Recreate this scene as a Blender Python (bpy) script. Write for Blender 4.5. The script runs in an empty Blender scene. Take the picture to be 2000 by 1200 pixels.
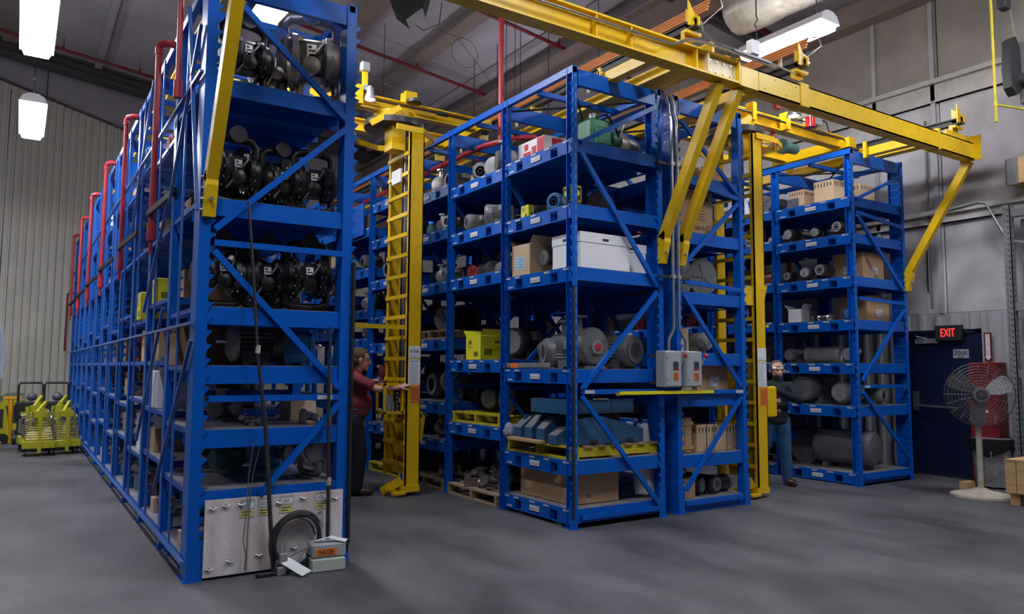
import bpy, math, random
from mathutils import Vector, Matrix
random.seed(7)
S=bpy.context.scene; COL=S.collection; PI=math.pi; rad=math.radians
# ---------------------------------------------------------------- camera, world, lights, exposure
F_PX=1465.86; YAW=0.5817; PITCH=0.0818; ROLL=0.006
cam_data=bpy.data.cameras.new('camera'); cam=bpy.data.objects.new('camera',cam_data); COL.objects.link(cam)
fw=Vector((math.sin(YAW),math.cos(YAW),0)); rt=Vector((fw.y,-fw.x,0)); up=Vector((0,0,1))
f2=math.cos(PITCH)*fw+math.sin(PITCH)*up; u2=-math.sin(PITCH)*fw+math.cos(PITCH)*up
r3=math.cos(ROLL)*rt+math.sin(ROLL)*u2; u3=-math.sin(ROLL)*rt+math.cos(ROLL)*u2
M=Matrix((r3,u3,-f2)).transposed().to_4x4(); M.translation=Vector((-1.0767,-5.7112,1.5)); cam.matrix_world=M
cam_data.sensor_width=36; cam_data.lens=36*F_PX/2000; cam_data.clip_end=200; S.camera=cam
w=bpy.data.worlds.new('world'); S.world=w; w.use_nodes=True
w.node_tree.nodes['Background'].inputs[0].default_value=(0.52,0.53,0.66,1); w.node_tree.nodes['Background'].inputs[1].default_value=0.09
S.view_settings.view_transform='Standard'; S.view_settings.look='None'; S.view_settings.exposure=0.0; S.view_settings.gamma=1
LAMP_E=66.0        # emission of the fluorescent diffusers
# ---------------------------------------------------------------- materials
MATS={}
def mat(name,col,rough=.5,metal=0,var=0,vscale=6,col2=None,bump=0,bscale=60,emit=None,es=0,alpha=None,trans=0,aniso=None,spec=None):
    if name in MATS: return MATS[name]
    m=bpy.data.materials.new(name); m.use_nodes=True; nt=m.node_tree; b=nt.nodes['Principled BSDF']
    b.inputs['Base Color'].default_value=(*col,1); b.inputs['Roughness'].default_value=rough; b.inputs['Metallic'].default_value=metal
    if spec is not None: b.inputs['Specular IOR Level'].default_value=spec
    tc=nt.nodes.new('ShaderNodeTexCoord')
    if var or col2:
        n=nt.nodes.new('ShaderNodeTexNoise'); n.inputs['Scale'].default_value=vscale; n.inputs['Detail'].default_value=6; n.inputs['Roughness'].default_value=.65
        if aniso:
            mp=nt.nodes.new('ShaderNodeMapping'); mp.inputs['Scale'].default_value=aniso
            nt.links.new(tc.outputs['Object'],mp.inputs[0]); nt.links.new(mp.outputs[0],n.inputs['Vector'])
        else: nt.links.new(tc.outputs['Object'],n.inputs['Vector'])
        r=nt.nodes.new('ShaderNodeValToRGB'); c2=col2 or tuple(c*(1-var) for c in col)
        r.color_ramp.elements[0].position=.36; r.color_ramp.elements[1].position=.62
        r.color_ramp.elements[0].color=(*c2,1); r.color_ramp.elements[1].color=(*col,1)
        nt.links.new(n.outputs['Fac'],r.inputs[0]); nt.links.new(r.outputs[0],b.inputs['Base Color'])
    if bump:
        n2=nt.nodes.new('ShaderNodeTexNoise'); n2.inputs['Scale'].default_value=bscale; nt.links.new(tc.outputs['Object'],n2.inputs['Vector'])
        bp=nt.nodes.new('ShaderNodeBump'); bp.inputs['Strength'].default_value=bump; bp.inputs['Distance'].default_value=.01
        nt.links.new(n2.outputs['Fac'],bp.inputs['Height']); nt.links.new(bp.outputs[0],b.inputs['Normal'])
    if emit: b.inputs['Emission Color'].default_value=(*emit,1); b.inputs['Emission Strength'].default_value=es
    if alpha is not None: b.inputs['Alpha'].default_value=alpha
    if trans: b.inputs['Transmission Weight'].default_value=trans
    MATS[name]=m; return m
blue=mat('blue_paint',(0.0,0.105,0.54),.36,var=.10,vscale=3,spec=.3)
blued=mat('blue_paint_rods',(0.06,0.16,0.50),.30,var=.1)
yel=mat('yellow_paint',(0.84,0.53,0.004),.38,var=.12,vscale=2.5)
yeld=mat('yellow_worn',(0.62,0.50,0.02),.55,var=.3,vscale=9)
yelc=mat('yellow_card',(0.75,0.72,0.02),.6,var=.05)
deckm=mat('deck_steel',(0.36,0.35,0.37),.42,metal=.3,col2=(0.22,0.21,0.24),vscale=5)
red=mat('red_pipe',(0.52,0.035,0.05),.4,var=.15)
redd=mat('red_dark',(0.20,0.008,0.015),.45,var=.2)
steel=mat('bright_steel',(0.62,0.62,0.64),.28,metal=.9,var=.2,vscale=20)
galv=mat('galvanised',(0.50,0.51,0.53),.38,metal=.6,var=.25,vscale=12)
motg=mat('motor_grey',(0.16,0.165,0.18),.42,metal=.2,var=.25,vscale=10)
motl=mat('motor_light_grey',(0.30,0.30,0.31),.4,metal=.3,var=.25,vscale=10)
motd=mat('motor_dark',(0.045,0.045,0.05),.4,metal=.2,var=.3)
motb=mat('motor_blue',(0.03,0.17,0.40),.4,var=.2)
motr=mat('motor_red',(0.22,0.02,0.025),.45,var=.2)
grn=mat('machine_green',(0.0,0.17,0.075),.4,var=.2)
teal=mat('motor_teal',(0.08,0.22,0.21),.45,var=.2)
blk=mat('black_rubber',(0.018,0.018,0.02),.5)
blkg=mat('black_gloss',(0.012,0.012,0.014),.38,spec=.4)
castm=mat('cast_aluminium',(0.33,0.32,0.32),.36,metal=.65,var=.35,vscale=14,bump=.2)
rustm=mat('cast_bronze_brown',(0.24,0.18,0.16),.5,metal=.4,var=.4,vscale=16,bump=.3)
card=mat('cardboard',(0.48,0.31,0.18),.75,var=.1,vscale=4)
card2=mat('cardboard_pale',(0.62,0.45,0.29),.75,var=.08,vscale=4)
cardd=mat('cardboard_dark',(0.27,0.15,0.08),.8,var=.15)
tape=mat('packing_tape',(0.55,0.42,0.28),.3)
white=mat('white_board',(0.80,0.80,0.84),.55,var=.04)
paper=mat('paper_white',(0.82,0.84,0.88),.6)
inkm=mat('ink',(0.03,0.03,0.035),.7)
woodm=mat('pallet_wood',(0.40,0.29,0.19),.8,col2=(0.25,0.18,0.12),vscale=5,aniso=(4,4,20),bump=.3)
pine=mat('pine_board',(0.58,0.38,0.19),.65,col2=(0.44,0.27,0.12),vscale=3,aniso=(1,3,14))
ply=mat('painted_plywood',(0.74,0.70,0.72),.7,col2=(0.60,0.50,0.48),vscale=2.4,aniso=(3,1,1),bump=.25,bscale=25)
orange=mat('orange_label',(0.85,0.22,0.03),.5)
copper=mat('copper_bar',(0.62,0.22,0.06),.4,metal=.3,var=.15)
sblue=mat('steel_blue_paint',(0.035,0.125,0.26),.42,var=.2,vscale=5)
plas=mat('clear_film',(0.80,0.80,0.84),.22,alpha=.6,bump=.9,bscale=18)
plasw=mat('white_film',(0.50,0.54,0.66),.3,alpha=.5,bump=.9,bscale=9)
binb=mat('blue_plastic_bin',(0.01,0.12,0.62),.4)
grplas=mat('grey_enclosure',(0.38,0.42,0.46),.45,var=.06)
roofm=mat('roof_liner',(0.46,0.42,0.47),.8,var=.12,vscale=.8,bump=.2,bscale=3)
purl=mat('purlin_brown',(0.27,0.21,0.19),.7,var=.2,vscale=2)
gird=mat('girder_dark',(0.10,0.085,0.09),.7,var=.2,vscale=2)
liner=mat('wall_liner',(0.40,0.37,0.40),.7,var=.08,vscale=1)
corr=mat('corrugated_cream',(0.60,0.57,0.50),.5,var=.10,vscale=.7)
corrg=mat('corrugated_grey',(0.44,0.44,0.47),.45,var=.10,vscale=1.2,metal=.15)
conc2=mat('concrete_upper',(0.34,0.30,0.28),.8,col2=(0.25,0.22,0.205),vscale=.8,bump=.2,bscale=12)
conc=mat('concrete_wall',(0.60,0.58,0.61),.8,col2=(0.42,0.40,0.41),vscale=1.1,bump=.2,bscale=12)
ledge=mat('ledge_paint',(0.50,0.48,0.46),.6,var=.15)
duct=mat('duct_wrap',(0.66,0.63,0.55),.3,metal=.2,col2=(0.38,0.35,0.30),vscale=4,bump=.9,bscale=7)
skin=mat('skin',(0.62,0.33,0.25),.5,var=.06)
shirtr=mat('maroon_shirt',(0.25,0.032,0.05),.8,var=.15,vscale=8,bump=.4,bscale=9)
navy=mat('navy_trousers',(0.008,0.010,0.022),.8,var=.2,bump=.4,bscale=8)
jacket=mat('dark_navy_shirt',(0.006,0.014,0.028),.8,var=.2,bump=.4,bscale=8)
jeans=mat('blue_jeans',(0.035,0.12,0.27),.85,col2=(0.02,0.07,0.17),vscale=7,bump=.4,bscale=10)
hairb=mat('brown_hair',(0.10,0.052,0.028),.7,var=.3,vscale=30,bump=.5,bscale=80)
hairg=mat('greying_hair',(0.16,0.12,0.10),.7,var=.3,vscale=30)
shoe=mat('brown_leather',(0.05,0.018,0.015),.35)
doorb=mat('door_navy',(0.004,0.010,0.045),.4,var=.15)
cream=mat('cream_paint',(0.52,0.49,0.42),.45,col2=(0.36,0.30,0.22),vscale=9)
lampm=mat('lamp_diffuser',(1,1,1),.5,emit=(0.93,0.95,1.0),es=LAMP_E)
spotm=mat('spot_lens',(1,1,1),.5,emit=(1.0,0.9,0.86),es=2.2)
exitm=mat('exit_red',(0.5,0.01,0.01),.5,emit=(1.0,0.03,0.02),es=2.6)
glass=mat('glass_red',(0.45,0.01,0.015),.12,spec=.7)
def floor_material():
    m=bpy.data.materials.new('floor_concrete'); m.use_nodes=True; nt=m.node_tree; b=nt.nodes['Principled BSDF']; N=nt.nodes.new; L=nt.links.new
    tc=N('ShaderNodeTexCoord')
    def noise(s,sc=(1,1,1),d=7):
        mp=N('ShaderNodeMapping'); mp.inputs['Scale'].default_value=sc; L(tc.outputs['Object'],mp.inputs[0])
        n=N('ShaderNodeTexNoise'); n.inputs['Scale'].default_value=s; n.inputs['Detail'].default_value=d; n.inputs['Roughness'].default_value=.62; L(mp.outputs[0],n.inputs['Vector']); return n
    n1=noise(.55); n2=noise(2.2,(1,.35,1)); n3=noise(14)
    r=N('ShaderNodeValToRGB'); e=r.color_ramp.elements; e[0].position=.40; e[0].color=(0.046,0.045,0.055,1); e[1].position=.60; e[1].color=(0.142,0.138,0.155,1)
    mx=N('ShaderNodeMix'); mx.data_type='FLOAT'; mx.inputs[0].default_value=.4; L(n1.outputs['Fac'],mx.inputs[2]); L(n2.outputs['Fac'],mx.inputs[3])
    L(mx.outputs[0],r.inputs[0])
    r3_=N('ShaderNodeValToRGB'); r3_.color_ramp.elements[0].position=.3; r3_.color_ramp.elements[0].color=(.82,.82,.82,1); r3_.color_ramp.elements[1].color=(1.06,1.06,1.06,1); L(n3.outputs['Fac'],r3_.inputs[0])
    mm=N('ShaderNodeMix'); mm.data_type='RGBA'; mm.blend_type='MULTIPLY'; mm.inputs[0].default_value=1; L(r.outputs[0],mm.inputs[6]); L(r3_.outputs[0],mm.inputs[7])
    L(mm.outputs[2],b.inputs['Base Color'])
    rr=N('ShaderNodeMapRange'); rr.inputs[3].default_value=.42; rr.inputs[4].default_value=.68; L(n2.outputs['Fac'],rr.inputs[0]); L(rr.outputs[0],b.inputs['Roughness'])
    bp=N('ShaderNodeBump'); bp.inputs['Strength'].default_value=.12; bp.inputs['Distance'].default_value=.01; L(n3.outputs['Fac'],bp.inputs['Height']); L(bp.outputs[0],b.inputs['Normal'])
    return m
floorm=floor_material()
def label_material(name,base,ink,rows,amount):
    m=bpy.data.materials.new(name); m.use_nodes=True; nt=m.node_tree; b=nt.nodes['Principled BSDF']; N=nt.nodes.new; L=nt.links.new
    tc=N('ShaderNodeTexCoord'); br=N('ShaderNodeTexBrick'); br.inputs['Scale'].default_value=rows; br.inputs['Color1'].default_value=(*ink,1); br.inputs['Color2'].default_value=(*base,1)
    br.inputs['Mortar'].default_value=(*base,1); br.inputs['Mortar Size'].default_value=amount; br.inputs['Bias'].default_value=-.1; br.inputs['Brick Width'].default_value=.9
    mp=N('ShaderNodeMapping'); mp.inputs['Rotation'].default_value=(rad(90),0,0); L(tc.outputs['Object'],mp.inputs[0])
    L(mp.outputs[0],br.inputs['Vector']); L(br.outputs[0],b.inputs['Base Color']); b.inputs['Roughness'].default_value=.5
    return m
plate=mat('label_plate_white',(0.50,0.53,0.60),.4)
printed=label_material('printed_card',(0.72,0.73,0.76),(0.12,0.12,0.13),26,.055)
# ---------------------------------------------------------------- mesh helpers
class MB:
    def __init__(s): s.v=[]; s.f=[]
    def add(s,vs,fs):
        n=len(s.v); s.v+= [tuple(v) for v in vs]; s.f+=[tuple(i+n for i in f) for f in fs]; return s
    def box(s,x0,x1,y0,y1,z0,z1):
        return s.add([(x0,y0,z0),(x1,y0,z0),(x1,y1,z0),(x0,y1,z0),(x0,y0,z1),(x1,y0,z1),(x1,y1,z1),(x0,y1,z1)],
          [(0,3,2,1),(4,5,6,7),(0,1,5,4),(1,2,6,5),(2,3,7,6),(3,0,4,7)])
    def bev(s,x0,x1,y0,y1,z0,z1,b=.01):
        # box with chamfered vertical and horizontal edges: stacked rings
        def ring(z,i,c):
            X0,X1,Y0,Y1=x0+i,x1-i,y0+i,y1-i
            return [(X0+c,Y0,z),(X1-c,Y0,z),(X1,Y0+c,z),(X1,Y1-c,z),(X1-c,Y1,z),(X0+c,Y1,z),(X0,Y1-c,z),(X0,Y0+c,z)]
        vs=ring(z0,b,b*.6)+ring(z0+b,0,b)+ring(z1-b,0,b)+ring(z1,b,b*.6); fs=[tuple(range(7,-1,-1)),tuple(range(24,32))]
        for k in range(3):
            for i in range(8): j=(i+1)%8; fs.append((k*8+i,k*8+j,(k+1)*8+j,(k+1)*8+i))
        return s.add(vs,fs)
    def bar(s,p,q,w,h,upv=(0,0,1)):
        p=Vector(p);q=Vector(q);d=(q-p).normalized(); U=Vector(upv)
        if abs(d.dot(U))>.98: U=Vector((0,1,0))
        R=d.cross(U).normalized(); U=R.cross(d).normalized(); R*=w/2; U*=h/2
        vs=[p-R-U,p+R-U,p+R+U,p-R+U,q-R-U,q+R-U,q+R+U,q-R+U]
        return s.add(vs,[(0,1,2,3),(7,6,5,4),(0,4,5,1),(1,5,6,2),(2,6,7,3),(3,7,4,0)])
    def cyl(s,p,q,r,n=16,r2=None,cap=True):
        p=Vector(p);q=Vector(q);d=(q-p).normalized(); a=Vector((0,0,1)) if abs(d.z)<.9 else Vector((1,0,0))
        U=d.cross(a).normalized();V=d.cross(U); r2=r if r2 is None else r2
        vs=[p+(U*math.cos(t)+V*math.sin(t))*r for t in [2*PI*i/n for i in range(n)]]+[q+(U*math.cos(t)+V*math.sin(t))*r2 for t in [2*PI*i/n for i in range(n)]]
        fs=[(i,i+n,(i+1)%n+n,(i+1)%n) for i in range(n)]
        if cap: fs+=[tuple(range(n)),tuple(range(2*n-1,n-1,-1))]
        return s.add(vs,fs)
    def lathe(s,prof,o=(0,0,0),ax='z',n=20):
        # prof: (r,h) list
        vs=[];fs=[]
        def mp(x,y,h):
            if ax=='z': return (o[0]+x,o[1]+y,o[2]+h)
            if ax=='x': return (o[0]+h,o[1]+x,o[2]+y)
            return (o[0]+y,o[1]+h,o[2]+x)
        for r,h in prof:
            for i in range(n): t=2*PI*i/n; vs.append(mp(r*math.cos(t),r*math.sin(t),h))
        for k in range(len(prof)-1):
            for i in range(n): j=(i+1)%n; fs.append((k*n+i,k*n+j,(k+1)*n+j,(k+1)*n+i))
        fs.append(tuple(range(n-1,-1,-1))); L=(len(prof)-1)*n; fs.append(tuple(range(L,L+n)))
        return s.add(vs,fs)
    def tube(s,pts,r,n=8,closed=False):
        P=[Vector(p) for p in pts]; m=len(P); vs=[];fs=[]; prev=None
        for i,p in enumerate(P):
            if closed: d=(P[(i+1)%m]-P[i-1])
            else: d=(P[min(i+1,m-1)]-P[max(i-1,0)])
            d=d.normalized() if d.length>1e-9 else Vector((0,0,1))
            if prev is None: a=Vector((0,0,1)) if abs(d.z)<.9 else Vector((1,0,0)); U=d.cross(a).normalized()
            else: U=(prev-d*prev.dot(d)); U=U.normalized() if U.length>1e-6 else d.orthogonal().normalized()
            prev=U; V=d.cross(U); rr=r[i] if isinstance(r,(list,tuple)) else r
            vs+=[p+(U*math.cos(2*PI*k/n)+V*math.sin(2*PI*k/n))*rr for k in range(n)]
        for i in range(m if closed else m-1):
            a=i*n;b=((i+1)%m)*n
            for k in range(n): l=(k+1)%n; fs.append((a+k,a+l,b+l,b+k))
        if not closed: fs+=[tuple(range(n-1,-1,-1)),tuple(range((m-1)*n,m*n))]
        return s.add(vs,fs)
    def prism(s,poly,a0,a1,ax='y'):
        def mp(u,v,a):
            return (u,a,v) if ax=='y' else ((a,u,v) if ax=='x' else (u,v,a))
        n=len(poly); vs=[mp(u,v,a0) for u,v in poly]+[mp(u,v,a1) for u,v in poly]
        fs=[(i,(i+1)%n,(i+1)%n+n,i+n) for i in range(n)]+[tuple(range(n-1,-1,-1)),tuple(range(n,2*n))]
        return s.add(vs,fs)
    def ell(s,c,r,n=14,m=9):
        vs=[];fs=[]
        for j in range(1,m):
            t=PI*j/m
            for i in range(n): a=2*PI*i/n; vs.append((c[0]+r[0]*math.sin(t)*math.cos(a),c[1]+r[1]*math.sin(t)*math.sin(a),c[2]+r[2]*math.cos(t)))
        vs+=[(c[0],c[1],c[2]+r[2]),(c[0],c[1],c[2]-r[2])]; T=len(vs)-2;B=T+1
        for j in range(m-2):
            for i in range(n): k=(i+1)%n; fs.append((j*n+i,(j+1)*n+i,(j+1)*n+k,j*n+k))
        for i in range(n): k=(i+1)%n; fs.append((T,i,k)); fs.append((B,(m-2)*n+k,(m-2)*n+i))
        return s.add(vs,fs)
    def xf(s,Mx): s.v=[tuple(Mx@Vector(v)) for v in s.v]; return s
    def mesh(s,name,m,smooth=True):
        me=bpy.data.meshes.new(name); me.from_pydata(s.v,[],s.f); me.materials.append(m)
        import bmesh as _b
        bm=_b.new(); bm.from_mesh(me); _b.ops.recalc_face_normals(bm,faces=bm.faces); bm.to_mesh(me); bm.free()
        if smooth:
            me.shade_smooth(); me.set_sharp_from_angle(angle=rad(35))
        me.update(); return me
    def build(s,name,m,parent=None,world=True,smooth=True,loc=(0,0,0)):
        if parent is not None and world:
            o=wloc(parent); s.v=[(v[0]-o.x,v[1]-o.y,v[2]-o.z) for v in s.v]
        ob=bpy.data.objects.new(name,s.mesh(name,m,smooth)); COL.objects.link(ob); ob.location=loc
        if parent is not None: ob.parent=parent
        return ob
def wloc(o):
    v=Vector(o.location)
    while o.parent is not None: o=o.parent; v+=Vector(o.location)
    return v
LABELS={}
def thing(name,label,cat,loc=(0,0,0),rz=0,group=None,scale=1):
    o=bpy.data.objects.new(name,None); COL.objects.link(o); o.empty_display_size=.1
    o.location=loc; o.rotation_euler=(0,0,rz)
    o.scale=scale if isinstance(scale,tuple) else (scale,)*3
    o['label']=label; o['category']=cat
    if group: o['group']=group
    n=len(label.split())
    if n>16 or n<4: print('LABEL LEN',n,label)
    if label in LABELS and not (group and LABELS[label]==group): print('LABEL DUP',label)
    LABELS[label]=group
    return o
def tag(o,label,cat,group=None):
    o['label']=label; o['category']=cat
    if group: o['group']=group
    n=len(label.split())
    if n>16 or n<4: print('LABEL LEN',n,label)
    if label in LABELS: print('LABEL DUP',label)
    LABELS[label]=1
    return o
def struct(o): o['kind']='structure'; return o
def dupc(src,dst):
    for ch in list(src.children):
        c=ch.copy(); COL.objects.link(c); c.parent=dst; dupc(ch,c)
PROTO={}
def place(key,builder,name,label,cat,loc,rz=0,group=None,scale=1):
    t=thing(name,label,cat,loc,rz,group,scale)
    if key in PROTO: dupc(PROTO[key],t)
    else: builder(t); PROTO[key]=t
    return t
def L_(mb,name,m,t,smooth=True): return mb.build(name,m,t,world=False,smooth=smooth)
def lettering(text,size,m,parent,loc,rot,name='lettering',ext=.001,align='CENTER',sx=1):
    cu=bpy.data.curves.new('t','FONT'); cu.body=text; cu.size=size; cu.extrude=ext; cu.align_x=align; cu.align_y='CENTER'
    ob=bpy.data.objects.new('t',cu); COL.objects.link(ob); bpy.context.view_layer.update()
    me=bpy.data.meshes.new_from_object(ob.evaluated_get(bpy.context.evaluated_depsgraph_get())); bpy.data.objects.remove(ob)
    me.materials.clear(); me.materials.append(m); me.name=name
    o=bpy.data.objects.new(name,me); COL.objects.link(o); o.parent=parent; o.location=loc; o.rotation_euler=rot; o.scale=(sx,1,1); return o
# ---------------------------------------------------------------- the building
XW=10.05; YF=15.6
def roofz(x): return 8.78-.125*x
fl=MB(); fl.box(-9,XW+.1,-9,YF+.1,-.12,0); fl=struct(fl.build('floor',floorm,None,smooth=False))
# far wall: liner above, ribbed sheets below (each sheet a part)
wf=MB().prism([(-9,0),(XW,0),(XW,roofz(XW)),(-9,roofz(-9))],YF+.05,YF+.15,'y').build('wall_back',liner); struct(wf)
def topz(x):
    P=[(-9,10.5),(-1.73,8.32),(.98,7.56),(5.86,7.19),(10.2,6.86)]
    for (a,za),(b,zb) in zip(P,P[1:]):
        if a<=x<=b: return za+(zb-za)*(x-a)/(b-a)
    return P[-1][1]
def ribsheet(u0,u1,z0,ztop,rib,depth):
    # ribbed profile from u0 to u1, returns verts in (u,d,z)
    prof=[]; u=u0
    while u<u1-1e-6:
        prof+=[(u,0),(u+rib*.62,0),(u+rib*.70,depth),(u+rib*.92,depth)]; u+=rib
    prof.append((u1,0)); return prof
def sheet(mapf,u0,u1,z0,zf,rib,depth):
    pr=ribsheet(u0,u1,z0,0,rib,depth); m=MB(); n=len(pr); vs=[]
    for u,d in pr: vs+= [mapf(u,d,z0),mapf(u,d,zf(u))]
    m.add(vs,[(2*i,2*i+2,2*i+3,2*i+1) for i in range(n-1)]); return m
x=-4.2
while x<XW-.01:
    x1=min(x+.95,XW)
    sheet(lambda u,d,z:(u,YF-d,z),x,x1-.004,0,topz,.158,.035).build('wall_sheet',corr,wf,smooth=False); x+=.95
tr=MB()
P=[(-4.2,topz(-4.2)),(-1.73,8.32),(.98,7.56),(5.86,7.19),(10.0,6.88)]
for a,b in zip(P,P[1:]): tr.bar((a[0],YF-.03,a[1]),(b[0],YF-.03,b[1]),.06,.05)
struct(tr.build('trim_1',gird))
sm=MB(); 
for sx in (-.78,2.0,4.9,7.8): sm.box(sx-.012,sx+.012,YF+.02,YF+.05,topz(sx),roofz(sx))
sm.build('liner_seam',gird,wf)
# right wall
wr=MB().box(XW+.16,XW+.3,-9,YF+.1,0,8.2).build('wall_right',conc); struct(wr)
ys=[-9,-6.4,-3.3,-.16,.82,3.9,7.0,10.1,13.2,YF]
for a,b in zip(ys,ys[1:]):
    for z0,z1 in ((2.33,3.64),(3.83,5.44),(5.78,roofz(XW)+.25)):
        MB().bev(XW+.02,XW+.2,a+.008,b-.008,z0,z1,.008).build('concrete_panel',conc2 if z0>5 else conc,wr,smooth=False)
for z0,z1,nm in ((5.44,5.78,'trim_2'),(3.64,3.83,'trim_3')):
    m=MB().box(XW-.03,XW+.2,-9,YF,z0,z1-.07); m.box(XW-.10,XW+.2,-9,YF,z1-.07,z1); m.box(XW-.06,XW+.2,-9,YF,z0,z0+.02)
    struct(m.build(nm,ledge,None,smooth=False))
y=-9.0
DY0,DY1,DZ=-.55,.40,2.03
while y<YF-.1:
    y1=y+.9
    for a,b,z0 in ((y,y1,0),):
        segs=[(a,b,0)]
        if b>DY0-.06 and a<DY1+.06:
            segs=[]
            if a<DY0-.06: segs.append((a,DY0-.06,0))
            segs.append((max(a,DY0-.06),min(b,DY1+.06),DZ+.06))
            if b>DY1+.06: segs.append((DY1+.06,b,0))
        for s0,s1,zz in segs:
            if s1-s0>.02: sheet(lambda u,d,z:(XW-d,u,z),s0,s1-.003,zz,lambda u:2.33,(s1-s0)/max(1,round((s1-s0)/.225)),.04).build('wall_sheet',corrg,wr,smooth=False)
    y+=.9
# steel columns along the right wall
for yy in (-.10,.80): MB().box(XW-.03,XW+.03,yy-.03,yy+.03,2.33,roofz(XW)).build('wall_conduit',corrg,wr)
# ceiling panels between purlins
ce=MB().prism([(-9,roofz(-9)+.12),(XW+.3,roofz(XW+.3)+.12),(XW+.3,roofz(XW+.3)+.22),(-9,roofz(-9)+.22)],-9,YF+.2,'y').build('ceiling',roofm); struct(ce)
px=[-9,-7,-5.2,-3.5,-1.5,.2,2.2,4.15,5.7,7.1,8.6,XW+.2]
yy_=[-9,-5.2,-1.6,1.9,5.0,8.1,11.2,14.35,YF+.1]
for a,b in zip(px,px[1:]):
    for c,d in zip(yy_,yy_[1:]):
        m=MB(); za,zb=roofz(a),roofz(b); e=.012
        vs=[(a+e,c+e,za+.02),(b-e,c+e,zb+.02),(b-e,d-e,zb+.02),(a+e,d-e,za+.02)]; vs+=[(v[0],v[1],v[2]+.06) for v in vs]
        mid=((a+b)/2,(c+d)/2,(za+zb)/2-.03)
        m.add(vs+[mid],[(0,1,8),(1,2,8),(2,3,8),(3,0,8),(4,7,6,5),(0,4,5,1),(1,5,6,2),(2,6,7,3),(3,7,4,0)]); m.build('ceiling_panel',roofm,ce,smooth=False)
for xx in px[1:-1]:
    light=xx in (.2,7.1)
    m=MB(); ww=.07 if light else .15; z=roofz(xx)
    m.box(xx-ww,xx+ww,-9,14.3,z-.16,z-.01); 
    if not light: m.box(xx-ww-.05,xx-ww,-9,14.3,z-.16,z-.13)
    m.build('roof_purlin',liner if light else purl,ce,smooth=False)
def slopebeam(y,w_,h,drop,m_,nm):
    m=MB(); m.prism([(-9,roofz(-9)-drop-h),(XW,roofz(XW)-drop-h),(XW,roofz(XW)-drop-h+.03),(-9,roofz(-9)-drop-h+.03)],y-w_/2,y+w_/2,'y')
    m.prism([(-9,roofz(-9)-drop-h),(XW,roofz(XW)-drop-h),(XW,roofz(XW)-drop),(-9,roofz(-9)-drop)],y-.02,y+.02,'y')
    m.prism([(-9,roofz(-9)-drop-.03),(XW,roofz(XW)-drop-.03),(XW,roofz(XW)-drop),(-9,roofz(-9)-drop)],y-w_/2,y+w_/2,'y')
    return m.build(nm,m_,ce,smooth=False)
slopebeam(14.75,.5,.32,.02,gird,'roof_rafter'); slopebeam(2.5,.22,.3,.18,gird,'roof_rafter'); slopebeam(-3.5,.3,.4,.18,gird,'roof_rafter')
g=MB(); g.box(7.25,7.65,-9,YF,7.0,7.05).box(7.42,7.48,-9,YF,7.05,7.5).box(7.25,7.65,-9,YF,7.46,7.5); g.build('roof_girder',purl,ce,smooth=False)
g=MB(); g.box(XW-.28,XW-.02,-9,YF,6.98,7.02).box(XW-.17,XW-.12,-9,YF,7.02,7.4); g.build('roof_girder',purl,ce,smooth=False)
# insulated duct
t=thing('air_duct','foil wrapped round air duct high above the yellow beams','duct',(7.35,1.4,6.55))
MB().tube([(7.35,y_,6.62+.01*math.sin(y_*7)) for y_ in [-6+.25*i for i in range(30)]],[.33+.012*math.sin(i*2.1) for i in range(30)],16).build('duct_wrap',duct,t)
m=MB()
for y_ in (-1.8,0,1.2): m.tube([(7.35,y_,6.95),(7.35,y_,7.4)],.008,6)
m.build('hanger_rod',blk,t)
# door
dr=MB().bev(XW-.005,XW+.05,DY0,DY1,.015,DZ,.005).build('door_1',doorb); struct(dr)
fr=MB().box(XW-.03,XW+.1,DY0-.06,DY0,0,DZ+.06).box(XW-.03,XW+.1,DY1,DY1+.06,0,DZ+.06).box(XW-.03,XW+.1,DY0-.06,DY1+.06,DZ,DZ+.06)
fr.build('door_frame',doorb,dr)
MB().tube([(XW-.03,DY0+.28,.98),(XW-.07,DY0+.3,.98),(XW-.07,DY1-.1,1.0),(XW-.03,DY1-.08,1.0)],.014,8).box(XW-.05,XW,DY1-.12,DY1-.05,.92,1.2).build('push_bar',steel,dr)
MB().box(XW-.06,XW,DY1-.45,DY1-.12,1.90,1.97).tube([(XW-.04,DY1-.28,1.97),(XW-.16,DY1-.2,2.0),(XW-.02,DY1-.1,2.02)],.01,6).build('door_closer',galv,dr)
pl=MB().box(XW-.012,XW-.004,-.44,-.23,1.685,1.81).build('room_plate',grplas,dr)
lettering('206R',.095,inkm,pl,(XW-.014,-.335,1.752),(rad(90),0,rad(-90)),sx=.95)
MB().box(XW-.014,XW-.0125,-.38,-.29,1.695,1.705).build('plate_line',inkm,pl)
# exit sign
t=thing('exit_sign','black illuminated EXIT sign with red letters above the navy door','sign',(XW-.05,-.2,1.98))
MB().bev(XW-.12,XW-.04,-.40,-.04,1.93,2.15,.01).build('sign_housing',blk,t); MB().box(XW-.04,XW+.0,-.3,-.14,2.0,2.1).build('sign_mount',blk,t)
o=lettering('EXIT',.165,exitm,t,(-.073,-.02,.058),(rad(90),0,rad(-90)),sx=.60,ext=.002)
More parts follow.
